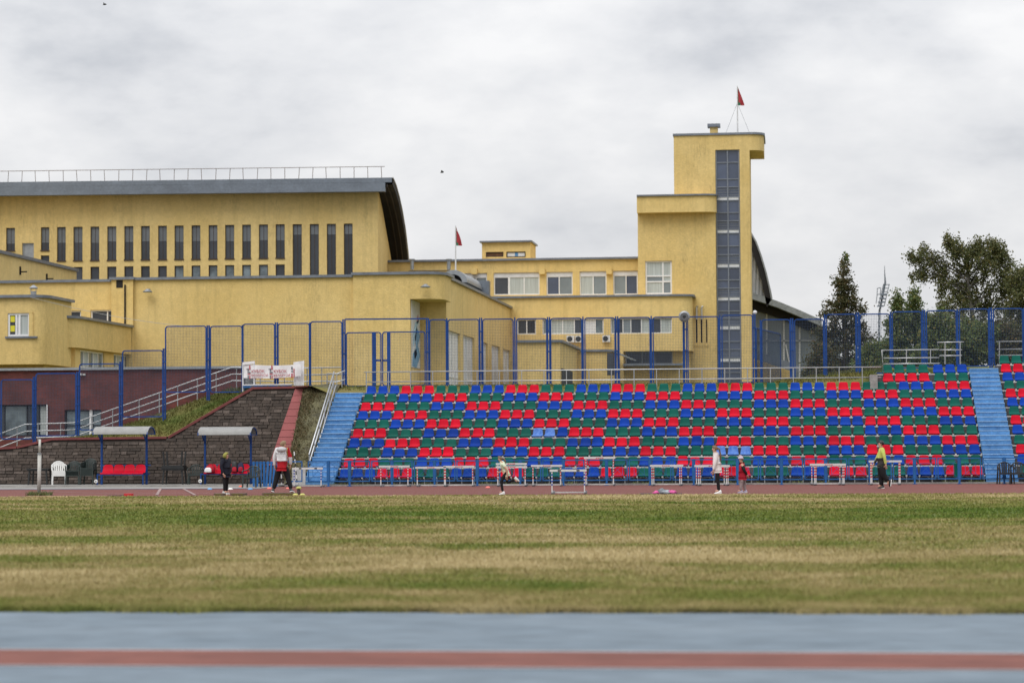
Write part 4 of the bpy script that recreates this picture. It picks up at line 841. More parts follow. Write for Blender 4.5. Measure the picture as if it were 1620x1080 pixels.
# sloping path slab under that rail
b = MB()
for (xa_, ya_), (xb_, yb_) in zip(pth, pth[1:]):
    a, c = f5(xa_, ya_ + 33), f5(xb_, yb_ + 33); b.hexa([a + Vector((0, -.15, -.6)), c + Vector((0, -.15, -.6)), c + Vector((0, 6.5, -.6)), a + Vector((0, 6.5, -.6)), a + Vector((0, -.15, 0)), c + Vector((0, -.15, 0)), c + Vector((0, 6.5, 0)), a + Vector((0, 6.5, 0))])
b.build('sloping_path', M_conc, kind='structure')

FY = 103.0
def fpanel(parent, x0, yt, x1, yb, Y=FY, name='panel', wire=True, frame=.05):
    """one framed mesh panel, from pixel edges turned into metres on the fence line"""
    xm, ym = (x0 + x1) / 2, (yt + yb) / 2; u0, u1 = at(x0, ym, Y).x, at(x1, ym, Y).x; z0, z1 = at(xm, yb, Y).z, at(xm, yt, Y).z
    return mpanel(parent, (u0, Y, z0), (u1, Y, z0), z1 - z0, name, wire, frame)
def mpanel(parent, a, c, h, name='panel', wire=True, fr=.05):
    a, c = Vector(a), Vector(c); U = (c - a).normalized(); L_ = (c - a).length; Z = Vector((0, 0, 1)); r = .09
    loop = [a + U * r, a + U * (L_ - r), a + U * (L_ - .02) + Z * .03, a + U * L_ + Z * r, a + U * L_ + Z * (h - r), a + U * (L_ - .03) + Z * (h - .03), a + U * (L_ - r) + Z * h, a + U * r + Z * h, a + U * .03 + Z * (h - .03), a + Z * (h - r), a + Z * r, a + U * .03 + Z * .03]
    b = MB(); 
    for i in range(len(loop)): b.bar(loop[i], loop[(i + 1) % len(loop)], fr, fr, up=(0, 1, 0))
    p = b.build(name, M_blue, parent)
    if wire:
        b = MB(); s = .066; n = int(L_ / s); m = int(h / s); w = .007
        for i in range(1, n): q = a + U * (L_ * i / n); b.bar(q + Z * .02, q + Z * (h - .02), w)
        for j in range(1, m): q = a + Z * (h * j / m); b.bar(q + U * .02 + Vector((0, .007, 0)), q + U * (L_ - .02) + Vector((0, .007, 0)), w)
        b.build('wire_mesh', M_wire, p, kind='stuff')
    return p
def fpost(parent, x, yt, yb, Y=FY, w=.052, double=True, name='post'):
    p0, p1 = at(x, yb, Y), at(x, yt, Y); b = MB()
    for dx in ((-.042, .042) if double else (0,)): b.box(p0.x + dx - w / 2, p0.x + dx + w / 2, Y - .05, Y + .05, p0.z - .25, p1.z)
    if double:
        for t in (.2, .5, .8): z = p0.z + (p1.z - p0.z) * t; b.box(p0.x - .08, p0.x + .08, Y - .07, Y - .052, z - .03, z + .03)
    return b.build(name, M_blue, parent)
fl = T('mesh_fence', 'stepped tall blue mesh fence descending the grass slope on the left', 'fence', (-27, FY, 3))
for q in ((-50, 604, -1, 694), (2, 600.5, 51.8, 694), (57, 590.5, 120, 689), (126, 575.5, 189, 679.5), (194, 554.5, 257.5, 659), (262, 516, 326, 620), (333, 516, 383, 620), (384.5, 512.5, 434.5, 617), (440, 511.7, 489.5, 615), (491.5, 508.6, 541, 611)): fpanel(fl, *q)
for x, a, c in ((54.5, 596, 693), (123, 588, 691), (191.5, 572, 675), (260, 551, 658), (329.5, 514.5, 624), (383.8, 514, 618), (437.5, 510, 622), (490.5, 510, 614)): fpost(fl, x, a, c, double=x not in (383.8, 490.5), w=.05)
gt = T('mesh_gate', 'double leaf blue mesh gate under a top bar beside the poster', 'gate', (at(610, 610, FY).x, FY, 4.1))
fpost(gt, 544.5, 505, 614); fpost(gt, 677, 503.5, 610)
b = MB(); b.bar(at(546, 505, FY), at(677, 504, FY), .06); b.build('top_bar', M_blue, gt)
for q, (sa, sb2) in (((548, 526, 602.7, 610.5), (589, 595)), ((605.3, 525, 672.5, 609.5), (612.6, 618))):
    lf = fpanel(gt, *q, name='gate_leaf'); p0, p1 = at(sa, 610, FY), at(sb2, 526, FY); b = MB(); b.box(p0.x, p1.x, FY - .05, FY - .028, p0.z, p1.z); b.build('flat_bar', M_blue, lf); b = MB(); c0, c1 = at(595 if sa < 600 else 605, 570, FY), at(603 if sa < 600 else 613, 570, FY); b.bar(c0, c1, .05, .08); b.build('lock_bar', M_blue, lf)
fc_ = T('mesh_fence', 'tall blue mesh fence running along the top of the grandstand before the tower', 'fence', (-8, FY, 4))
bb = lambda x: 610 - (x - 677) * .0075; tt = lambda x: 505.6 - (x - 680) * .0115
for a, c in ((680, 706), (709, 758), (764, 812), (817.5, 865), (871.5, 920.5), (925.5, 973), (979.5, 1028.5), (1033.5, 1081), (1088.5, 1137)): fpanel(fc_, a, tt(a), c, bb(a))
for x, dbl in ((707.5, 0), (761, 1), (815, 0), (868.5, 1), (923, 0), (976.5, 1), (1031, 0), (1085, 1), (1139.5, 0)): fpost(fc_, x, tt(x) - 2, bb(x) + 2, double=bool(dbl))
fpanel(fc_, 1142.5, 498.5, 1191, 605); fpost(fc_, 1193.7, 496.5, 606)
b = MB(); p = at(1193.7, 497, FY); b.ball((p.x + .02, FY, p.z + .08), .09); b.build('post_lamp', M_whitep, fc_)
og = T('open_gate', 'blue mesh gate leaf standing open beside the glazed hall', 'gate', at(1197, 603, FY)); a = at(1197, 604, FY); mpanel(og, a, (a.x + 1.0, FY - .0 + 6.0, a.z), at(1197, 519, FY).z - a.z, 'gate_leaf')
fr = T('mesh_fence', 'tall blue mesh fence stepping up before the trees on the right', 'fence', (8, FY, 4.5))
for q in ((1205.5, 505.5, 1250, 605), (1257.5, 505, 1303, 602), (1307.5, 497, 1354, 596), (1361, 496.7, 1408, 590), (1412, 493, 1458, 582), (1466, 491.3, 1513, 580), (1518, 488.7, 1564, 579), (1572, 488, 1618, 578), (1624, 487, 1670, 577.5), (1676, 486, 1722, 577), (1729, 485, 1775, 576.5), (1781, 484.5, 1827, 576)): fpanel(fr, *q)
for x, a, c, d in ((1204, 506, 606, 0), (1253.5, 503.5, 604, 1), (1305.5, 497, 600, 0), (1357.8, 494.5, 596, 1), (1410, 493, 592, 0), (1462, 490, 588, 1), (1515.5, 489, 586, 0), (1568, 486.5, 584, 1), (1621, 487, 584, 0), (1673, 484.5, 583, 1), (1725.5, 484.5, 582, 0), (1778, 482.5, 582, 1), (1830, 483, 582, 0)): fpost(fr, x, a, c, double=bool(d), w=.065)
# horn loudspeaker on a fence post
p = at(1082.5, 500.5, FY - .35); t = T('loudspeaker', 'grey horn loudspeaker mounted on the mesh fence before the tower', 'loudspeaker', p)
b = MB(); b.lathe((p.x, p.y, p.z), [(.235, 0), (.24, .015), (.2, .03), (.12, .12), (.06, .25), (.06, .34)], 20, axis='y'); b.build('horn', M_metal, t, smooth=True)
b = MB(); b.lathe((p.x, p.y - .012, p.z), [(.17, 0), (.17, .006)], 18, axis='y'); b.build('mouth', mat('speaker_mouth', (.10, .105, .11), .6), t); b = MB(); b.lathe((p.x, p.y - .03, p.z), [(.05, 0), (.07, .015), (.07, .02)], 12, axis='y'); b.build('centre_cap', M_black, t)

# ---- low blue fence along the track
LY = 92.3
lf_ = T('track_fence', 'low blue steel fence along the track before the grandstand', 'fence', (-5, LY, 0))
pw, gp_ = .79, .83; x = at(487, 745, LY).x; k = 0; zl0, zl1 = .2, .965
pm_, cm_ = {}, None
q = MB()
for a, c in (((0, zl0), (pw, zl0)), ((0, zl1), (pw, zl1))): q.bar((a[0], 0, a[1]), (c[0], 0, c[1]), .045)
for a in (.022, pw - .022): q.bar((a, 0, zl0), (a, 0, zl1), .045)
FRM = q.mesh('panel', M_lblue); q = MB(); q.bar((.03, .0, zl0 + .02), (pw - .03, 0, zl1 - .02), .012); q.bar((.03, .014, zl1 - .02), (pw - .03, .014, zl0 + .02), .012); i0 = .2
for a, c in (((i0, zl0 + .18), (pw - i0, zl0 + .18)), ((i0, zl1 - .18), (pw - i0, zl1 - .18)), ((i0, zl0 + .18), (i0, zl1 - .18)), ((pw - i0, zl0 + .18), (pw - i0, zl1 - .18))): q.bar((a[0], -.014, a[1]), (c[0], -.014, c[1]), .014)
CRM = q.mesh('cross_bars', M_lblue)
q = MB(); q.box(-.035, .035, -.035, .035, 0, 1.0); q.box(-.08, .08, -.08, .08, 0, .02); PSM = q.mesh('post', M_lblue)
while x < 15.5:
    o = bpy.data.objects.new('panel', FRM); COL.objects.link(o); o.parent = lf_; o.location = (x + 5, 0, 0); c = bpy.data.objects.new('cross_bars', CRM); COL.objects.link(c); c.parent = o
    if k % 2 == 1 or k == 0: o = bpy.data.objects.new('post', PSM); COL.objects.link(o); o.parent = lf_; o.location = (x + pw + .02 + 5, .0, 0)
    x += gp_; k += 1
x = at(461, 745, LY).x; o = bpy.data.objects.new('panel', FRM); COL.objects.link(o); o.parent = lf_; o.location = (x - .2 + 5, 0, 0); o.scale = (.8, 1, 1)
# slatted blue gate panels left of the coach
for nm, (xa_, xb_), tilt in (('upright', (399, 421), 0), ('leaning', (420, 441), .1)):
    u0, u1 = at(xa_, 750, LY).x, at(xb_, 750, LY).x; t = T('slatted_barrier', f'blue slatted barrier panel, the {nm} one beside the coach', 'barrier', ((u0 + u1) / 2, LY, 0))
    for z in (.22, .92): b = MB(); b.box(u0, u1, LY - .02, LY + .02, z - .03, z + .03); b.build('cross_rail', M_lblue, t)
    for k in range(4): xx_ = u0 + (u1 - u0) * (k + .5) / 4; b = MB(); b.bar((xx_, LY - .045 - tilt, 0), (xx_ + tilt * .5, LY - .045, .98), .085, .02, up=(0, 1, 0)); b.build('slat', M_lblue, t)
p0, p1 = at(462, 740, 93.4), at(483, 765, 93.4); b = MB(); b.box(p0.x, p1.x, 93.4, 93.46, .05, p0.z); b.build('grey_board', M_concl, label='grey board leaning behind the low fence at the foot of the left stairway', category='board')
p0, p1 = at(1509, 733, 93.3), at(1521.5, 754, 93.3); b = MB(); b.box(p0.x, p1.x, 93.25, 93.3, p1.z, p0.z); b.build('green_board', M_green, label='upright dark green board before the front seats near the right stairway', category='board')

# ================================================================== THINGS BY THE TRACK
def hurdle_proto(stripe, h, name='hurdle'):
    r = T(name, '', 'hurdle'); w = 1.18; ws = mat('hurdle_white', (.58, .58, .57), .45, .06, 4)
    b = MB(); b.box(-w / 2, w / 2, -.02, .015, h - .07, h); bd = b.build('bar', ws, r, local=True)
    if stripe is M_red or stripe is HR:
        for k, (a, c) in enumerate(((-.14, -.08), (-.06, .0), (.015, .05), (.065, .15))): b = MB(); b.box(a, c, -.024, -.0205, h - .05, h - .02 - .004 * (k % 2)); b.build('print', HR, bd, local=True)
    else:
        for a in (-.33, .27): b = MB(); b.box(a, a + .1, -.024, -.0205, h - .06, h - .01); b.build('print', M_black, bd, local=True)
    for sx in (-1, 1):
        x = sx * .52; b = MB(); b.box(x - .018, x + .018, 0, .03, .05, h - .003, 0); u = b.build('upright', ws, r, local=True)
        z = .28
        while z < h - .1: b = MB(); b.box(x - .021, x + .021, -.003, .033, z, z + .055); b.build('stripe', stripe, u, local=True); z += .105
        b = MB(); b.box(x - .025, x + .025, -.05, .62, .03, .07); b.box(x - .035, x + .035, .5, .6, .0, .1); b.build('base_leg', M_metal, r, local=True)
        b = MB(); b.lathe((x, -.03, .028), [(.028, 0), (.028, .05)], 10, axis='y'); b.build('foot', M_rubber, r, local=True)
    b = MB(); b.box(-.52, .52, .56, .6, .03, .07); b.build('base_crossbar', M_concl, r, local=True)
    return r
HR = mat('hurdle_red', (.50, .02, .03), .5, .15, 4); HB = mat('hurdle_blue', (.02, .05, .32), .5, .15, 4)
HG = 'hurdles standing along the track'
first = {}
def hurdle(px0, px1, pyb, Y, kind, label, n=1, rz=0, names=None):
    p = at((px0 + px1) / 2, pyb, Y); h = round(p.z + .035, 2); key = (kind, h)
    for i in range(n):
        lab = label if n == 1 else f'{label}, {names[i]}'; loc = (p.x + .05 * i * (1 if i % 2 else -1), Y + .3 * i, 0)
        if key not in first: o = hurdle_proto(HR if kind == 'r' else HB, h); first[key] = o; o.location = loc; o['label'] = lab; o.rotation_euler = (0, 0, rz); o['group'] = HG
        else: tree_copy(first[key], loc, lab, rz)
hurdle(463, 510, 740.5, 90.6, 'b', 'blue striped hurdle on the track beside the coach')
hurdle(600, 647.5, 737.4, 90.7, 'r', 'red striped hurdle before the second group of front seats, leftmost of the red hurdles')
hurdle(658, 705, 739.5, 90.7, 'r', 'low red striped hurdle, left one of the pair whose feet nearly touch')
hurdle(702, 750, 738, 90.7, 'r', 'red striped hurdle, right one of the pair whose feet nearly touch')
hurdle(786, 832, 733.5, 91.0, 'r', 'taller red striped hurdle just behind the running child')
hurdle(785, 833, 738.5, 90.5, 'r', 'lower red striped hurdle just behind the running child')
hurdle(840, 889.5, 736.2, 90.7, 'r', 'red striped hurdle behind the blue striped hurdle nearest the grass')
hurdle(924, 973, 724, 91.2, 'r', 'tallest red striped hurdle, standing right of the near blue one')
hurdle(869.5, 928, 744, 76.9, 'b', 'blue striped hurdle at the grass edge, nearest of all the hurdles')
hurdle(1026.5, 1080, 736.2, 90.7, 'r', 'red striped hurdle left of the girl in white', 2, 0, ('front one of the nested two', 'rear one of the nested two'))
hurdle(1099, 1155, 737, 90.5, 'r', 'red striped hurdle in the nest behind the girl in white', 3, 0, ('foremost', 'middle', 'rearmost'))
hurdle(1284, 1338, 734.6, 90.6, 'r', 'red striped hurdle in the nest left of the walking woman', 3, .05, ('foremost', 'middle', 'rearmost'))
hurdle(1374, 1425.5, 729.3, 90.8, 'r', 'red striped hurdle behind the walking woman', 2, 0, ('front one of two', 'rear one of two'))

def chair_proto(m, name='plastic_chair'):
    r = T(name, '', 'chair'); w = .27
    b = MB()   # seat pan, dished
    for j in range(5):
        for i in range(5): t, s = -1 + i / 2, j / 4; b.v.append((t * w * (.95 - .08 * s), -.24 + .46 * s, .42 - .03 * s - .015 * (1 - t * t)))
    for j in range(4):
        for i in range(4): a = j * 5 + i; b.f.append((a, a + 1, a + 6, a + 5)); b.m.append(0)
    b.box(-w * .95, w * .95, -.26, -.235, .36, .425); b.build('seat', m, r, local=True)
    for sx in (-1, 1):
        for sy in (-1, 1): b = MB(); b.bar((sx * .275, sy * .25, 0), (sx * .25, sy * .215, .44), .05, .035); b.build('leg', m, r, local=True)
        b = MB(); b.tube([(sx * .265, -.24, .42), (sx * .29, -.22, .6), (sx * .295, -.16, .64), (sx * .285, .1, .65), (sx * .25, .25, .68)], .022, 6); b.build('armrest', m, r, local=True)
    b = MB(); n = 9; arcp = [(.25 * math.cos(R(a)), .27 - .0, .62 + .19 * math.sin(R(a))) for a in range(0, 181, 20)]
    b.tube([(.25, .22, .42)] + arcp + [(-.25, .22, .42)], .022, 6); bk = b.build('backrest', m, r, local=True)
    for i in range(5):
        x = -.18 + .09 * i; zt_ = .62 + .19 * math.sqrt(max(.05, 1 - (x / .25) ** 2)); b = MB(); b.bar((x * .8, .225, .4), (x, .27, zt_), .05, .012, up=(0, 1, 0)); b.build('slat', m, bk, local=True)
    return r
cproto = {}
def chair(m, px, py, Y, label, rz, z=0, group=None, sc=1.):
    p = at(px, py, Y); loc = (p.x, Y, z)
    if m.name not in cproto: o = chair_proto(m); cproto[m.name] = o; o.location = loc; o.rotation_euler = (0, 0, rz); o['label'] = label
    else: o = tree_copy(cproto[m.name], loc, label, rz)
    o['group'] = group or 'plastic chairs by the wall'; return o
pos = lambda i, n: 'lowest' if i == 0 else ('topmost' if i == n - 1 else f'{ordn(i + 1)} from the ground')
for i in range(5): chair(M_wplast, 93, 766, 98.6, f'white plastic armchair by the stone wall, {pos(i, 5)} of its stack', .35, i * .042)
for i in range(5): chair(M_dgreen, 116, 766, 98.7, f'dark green plastic armchair beside the white stack, {pos(i, 5)} of its stack', .1, i * .04)
for i in range(7): chair(M_dgreen, 140, 766, 98.7, f'dark green plastic armchair beside the left shelter, {pos(i, 7)} of its taller stack', -.05, i * .045)
chair(M_dgreen, 309, 763, 98.2, 'single dark plastic armchair between the stacked tables and the right shelter', .1)
chair(M_dgreen, 398, 771, 90.6, 'dark green plastic armchair standing alone before the blue barrier', -.15)
chair(M_black, 1591, 764, 92.0, 'black plastic armchair at the foot of the right stairway, left of two', .1); chair(M_black, 1610, 764, 91.7, 'black plastic armchair at the foot of the right stairway, right of two', -.15)
def table(px, Y, label, w, z0=0, flip=False, h=.68):
    p = at(px, 766, Y); t = T('plastic_table', label, 'table', (p.x, Y, z0)); s = -1 if flip else 1; f = lambda z: (h - z if flip else z)
    b = MB(); za, zb = sorted((f(h - .04), f(h))); b.box(-w / 2, w / 2, -.38, .38, za, zb); za, zb = sorted((f(h - .1), f(h - .041))); b.box(-w / 2 + .04, w / 2 - .04, -.34, .34, za, zb); b.build('tabletop', M_black, t, local=True)
    for sx in (-1, 1):
        for sy in (-1, 1): b = MB(); b.bar((sx * (w / 2 - .07), sy * .3, f(0)), (sx * (w / 2 - .12), sy * .26, f(h - .05)), .06); b.build('leg', M_black, t, local=True)
table(63, 98.9, 'dark plastic table behind the white post', .95); table(276, 98.6, 'dark plastic table standing upright between the two shelters', 1.0); table(276, 98.6, 'dark plastic table upside down with legs in the air on another table', .95, .685, True)

def shelter(px0, px1, yt, yb, label, seats, p0, p1):
    Y = 98.2; t = T('shelter', label, 'shelter', at((px0 + px1) / 2, 766, Y)); a, c = at(px0, yb, Y - .5).x, at(px1 - 9, yb, Y - .5).x; z0 = at(px0, yb, Y - .6).z; z1 = at(px0, yt, Y).z; n = 10; b = MB()
    cs = [(Y - .62 * math.cos(R(180 * i / n)), z0 + (z1 - z0) * math.sin(R(180 * i / n))) for i in range(n + 1)]
    for i in range(n): (ya, za), (yb_, zb) = cs[i], cs[i + 1]; b.hexa([(a, ya, za), (c, ya, za), (c, yb_, zb), (a, yb_, zb), (a, ya, za + .02), (c, ya, za + .02), (c, yb_, zb + .02), (a, yb_, zb + .02)])
    b.build('canopy', M_can, t)
    for x in (a + .01, c - .03): 
        b = MB()
        for i in range(n): (ya, za), (yb_, zb) = cs[i], cs[i + 1]; b.bar((x, ya, za - .02), (x, yb_, zb - .02), .04)
        b.bar((x, Y - .6, z0), (x, Y + .6, z0), .03); b.build('canopy_rib', M_blue, t)
    for q in (p0, p1):
        x = at(q, 740, Y + .35).x; b = MB(); b.box(x - .04, x + .04, Y + .31, Y + .39, 0, z0 + .25); b.build('post', M_blue, t); b = MB(); b.bar((x, Y + .35, z0 - .35), (x, Y - .3, z0 + .12), .045); b.build('strut', M_blue, t)
    xa_, xb_ = at(p0 - 5, 750, Y - .2).x, at(p1 - 4, 750, Y - .2).x
    for yy in (-.38, .0): b = MB(); b.bar((xa_, Y + yy, .42), (xb_, Y + yy, .42), .04); b.build('bench_rail', M_blue, t)
    b = MB(); b.bar((xa_, Y + .3, .8), (xb_ + .15, Y + .3, .8), .04); b.build('back_rail', M_blue, t)
    for x in (xa_, xb_): b = MB(); b.bar((x, Y - .38, 0), (x, Y - .38, .42), .045); b.bar((x, Y - .38, .44), (x + .1, Y + .3, .44), .04); b.build('bench_leg', M_blue, t)
    sm = MB(); pr = [(-.0, -.06, .44), (-.005, .0, .46), (.2, -.01, .46), (.36, .02, .45), (.42, .15, .44), (.45, .25, .41), (.46, .31, .32), (.465, .335, .18)]
    for y, z, w in pr:
        for i in range(7): u = -1 + i / 3; sm.v.append((u * w / 2, y, z))
    for j in range(len(pr) - 1):
        for i in range(6): k = j * 7 + i; sm.f.append((k, k + 1, k + 8, k + 7)); sm.m.append(0)
    me = sm.mesh('seat', M_red, True)
    for k in range(4): o = link('seat', me, t); o.location = (xa_ + .12 + (xb_ - xa_ - .1) * (k + .5) / 4, Y - .42, .5)
    return t
shelter(148, 244, 675.5, 687, 'arched canopy shelter with four empty red seats by the stone wall', 4, 161, 232)
shelter(314, 407, 676, 688, 'arched canopy shelter with bags on its red seats near the coach', 4, 324.5, 397)
def bagmesh(c, w, d, h, taper=.8, n=16):
    """soft bag: rounded box sections from base to top"""
    b = MB(); L_ = [(0, .82), (.06, .97), (.3, 1.0), (.6, .97), (.82, taper), (.95, taper * .72), (1, taper * .4)]
    for f, k in L_:
        for i in range(n): a = 2 * math.pi * i / n; ca, sa = math.cos(a), math.sin(a); e_ = .55; b.v.append((c[0] + w / 2 * k * math.copysign(abs(ca) ** e_, ca) * random.uniform(.96, 1.03), c[1] + d / 2 * k * math.copysign(abs(sa) ** e_, sa), c[2] + h * f))
    for j in range(len(L_) - 1):
        for i in range(n): b.f.append((j * n + i, j * n + (i + 1) % n, (j + 1) * n + (i + 1) % n, (j + 1) * n + i)); b.m.append(0)
    b.f += [tuple(range(n - 1, -1, -1)), tuple((len(L_) - 1) * n + i for i in range(n))]; b.m += [0, 0]; return b
brd = mat('bag_red', (.36, .015, .03), .7, .25, 5, spec=.2)
p = at(333, 742, 97.75); t = T('sports_bag', 'red and white holdall on the red seats of the right shelter', 'bag', (p.x, 97.75, .5)); bagmesh((p.x, 97.75, .5), .40, .3, .30, .7).build('bag_body', brd, t, smooth=True); bagmesh((p.x - .07, 97.62, .5), .30, .14, .2, .8).build('white_panel', M_cloth_w, t, smooth=True); b = MB(); b.tube([(p.x - .12, 97.72, .76), (p.x - .06, 97.72, .86), (p.x + .06, 97.72, .86), (p.x + .12, 97.72, .76)], .012, 6); b.build('strap', M_black, t)
for px, c, lab, hh_ in ((371, M_black, 'black backpack on the right shelter seats beside the hooded child', .46), (381, mat('bag_navy', (.02, .02, .06), .8, .3, 5), 'dark blue backpack on the right shelter seats, nearer the green chair', .4)):
    p = at(px, 742, 97.85); t = T('backpack', lab, 'bag', (p.x, 97.85, .5)); bagmesh((p.x, 97.85, .5), .27, .2, hh_, .75).build('pack', c, t, smooth=True); bagmesh((p.x + .02, 97.73, .52), .2, .1, .2, .85).build('pocket', brd, t, smooth=True); b = MB(); b.tube([(p.x - .05, 97.85, .5 + hh_ - .03), (p.x, 97.85, .56 + hh_), (p.x + .05, 97.85, .5 + hh_ - .03)], .012, 5); b.build('handle', c, t)
for px, py, Y, lab in ((151.5, 761, 97.4, 'small white wheel leaning at the left shelter leg'), (316.5, 760.5, 97.4, 'small white wheel leaning at the right shelter leg')):
    p = at(px, py, Y); t = T('wheel', lab, 'wheel', p); b = MB(); b.lathe((p.x, Y, p.z), [(.07, 0), (.075, .01), (.075, .04), (.07, .05)], 16, axis='y'); b.build('rim', M_wplast, t); b = MB(); b.lathe((p.x, Y - .01, p.z), [(.025, 0), (.025, .02)], 10, axis='y'); b.build('hub', M_black, t)

# white post, board, cones, poles, cloths
p = gnd(61.5, 783); t = T('white_post', 'weathered white metal post at the edge of the grass on the left', 'post', p); zj = at(64, 717, p.y).z; zt_ = at(65, 694.5, p.y).z
b = MB(); b.tube([(p.x, p.y, -.05), (p.x + .02, p.y, zj)], .062, 12); b.build('lower_tube', mat('old_white', (.46, .46, .43), .6, .25, 3, fine=.12), t, smooth=True); b = MB(); b.tube([(p.x + .02, p.y, zj), (p.x + .03, p.y, zt_)], .04, 10); b.build('upper_tube', MATS['old_white'], t, smooth=True); b = MB(); b.lathe((p.x + .02, p.y, zj - .04), [(.072, 0), (.072, .06)], 12); b.build('collar', M_metal, t)
p = gnd(204, 784.5); t = T('red_marker', 'red rubber block lying on the grass edge with a dark cord', 'marker', p); b = MB(); b.prism([(p.x - .14, p.y - .1), (p.x + .1, p.y - .12), (p.x + .15, p.y), (p.x + .1, p.y + .12), (p.x - .14, p.y + .1)], 0, .09); b.build('block', HR, t); b = MB(); b.tube([(p.x - .14, p.y, .03), (p.x - .4, p.y + .05, .02), (p.x - .7, p.y - .02, .02)], .012, 5); b.build('cord', M_black, t)
def cone(px, py, c, lab):
    p = gnd(px, py); t = T('marker_cone', lab, 'cone', (p.x, p.y, 0), 'flat training cones on the track'); b = MB(); b.lathe((p.x, p.y, .0), [(.1, 0), (.096, .01), (.055, .055), (.043, .06), (.035, .05)], 14); b.build('disc', c, t, smooth=True); b = MB(); b.lathe((p.x, p.y, .004), [(.103, 0), (.104, .006)], 14); b.build('rim', c, t)
cb_, co_, cw_, cp_, cy_ = mat('cone_blue', (.10, .32, .60), .5), mat('cone_orange', (.72, .10, .03), .5), M_wplast, mat('cone_salmon', (.72, .17, .14), .5), mat('cone_yellow', (.48, .46, .12), .5)
for px, py, c, lab in ((332, 774, cb_, 'blue flat cone left of the hooded child'), (364.6, 774, cw_, 'white flat cone just right of the hooded child'), (381, 770, co_, 'orange flat cone before the dark green chair'), (396, 774, cb_, 'blue flat cone before the blue barrier'), (426, 773, cp_, 'salmon flat cone left of the coach'), (456, 773, cp_, 'salmon flat cone between the coach and the hurdle'), (467.5, 783, cy_, 'yellow flat cone touching the right end of the coach board'), (478.5, 783, cy_, 'yellow flat cone at the grass edge, right of the dark bottle'), (771.8, 771.5, cp_, 'red flat cone on the track left of the running child')): cone(px, py, c, lab)
p = gnd(472.6, 782); t = T('bottle', 'dark flask topped with a yellow cone beside the coach', 'bottle', p); b = MB(); b.lathe(p, [(.055, 0), (.06, .02), (.058, .16), (.035, .19)], 12); b.build('flask', mat('flask_brown', (.06, .03, .025), .4), t, smooth=True); b = MB(); b.lathe(p + Vector((0, 0, .19)), [(.12, 0), (.06, .07), (.05, .075)], 12); b.build('yellow_top', cy_, t, smooth=True)
wood = mat('old_board', (.12, .085, .06), .85, .4, 3, fine=.2)
for x0_, x1_, py, lab in ((364, 386, 783.3, 'brown take off board beside the hooded child'), (414.5, 466.5, 782.8, 'long mossy board under the feet of the coach'), (338, 352, 783.5, 'short red brown board at the left of the hooded child')):
    a, c = gnd(x0_, py), gnd(x1_, py); t = T('board', lab, 'board', (a + c) / 2); b = MB(); b.box(a.x, c.x, a.y, a.y + .42, 0, .07); b.build('plank', wood, t); b = MB(); b.box(a.x + .06, c.x - .06, a.y - .012, a.y - .002, .02, .05); b.build('edge_strip', mat('moss_strip', (.14, .12, .03), .9), t)
def pole(pa, pb, lab):
    t = T('slalom_pole', lab, 'pole', pa); n = 9
    for k in range(n): a, c = Vector(pa).lerp(Vector(pb), k / n), Vector(pa).lerp(Vector(pb), (k + 1) / n); b = MB(); b.tube([a, c], .022, 8); b.build('segment', M_black if k % 2 else M_wplast, t)
    b = MB(); b.lathe(Vector(pa), [(.12, 0), (.12, .03), (.04, .06)], 12); b.build('base', M_black, t)
p = gnd(470.5, 769); pole(p, at(465.3, 714, p.y + .1), 'black and white slalom pole leaning behind the blue striped hurdle'); p = gnd(445.5, 769); pole(p, at(444, 712, p.y), 'black and white slalom pole standing behind the legs of the coach')
p = gnd(1049, 780.5); t = T('clothes_pile', 'pile of pink and grey clothes lying at the track edge', 'clothes', p)
for (dx, dy, rx, rz_, m) in ((-.28, 0, .16, .07, mat('cloth_pink', (.62, .10, .30), .8, .3, 9)), (-.06, .05, .22, .13, mat('cloth_grey', (.16, .18, .2), .8, .4, 9)), (.12, -.02, .2, .09, mat('cloth_slate', (.3, .33, .36), .8, .4, 9)), (.32, .03, .24, .085, MATS['cloth_pink'])):
    b = MB(); b.ball((p.x + dx * .75, p.y + dy, rz_ * .4), (rx * .78, .15, rz_ * .85), 14, 8); b.v = [(x + .03 * math.sin(z * 60 + y * 25), y, max(.0, z + .02 * math.sin(x * 31 + y * 17))) for x, y, z in b.v]; b.build('garment', m, t, smooth=True)
b = MB(); b.box(p.x - .75, p.x + .6, p.y - .28, p.y + .25, .0, .012); b.build('mat', M_black, t)

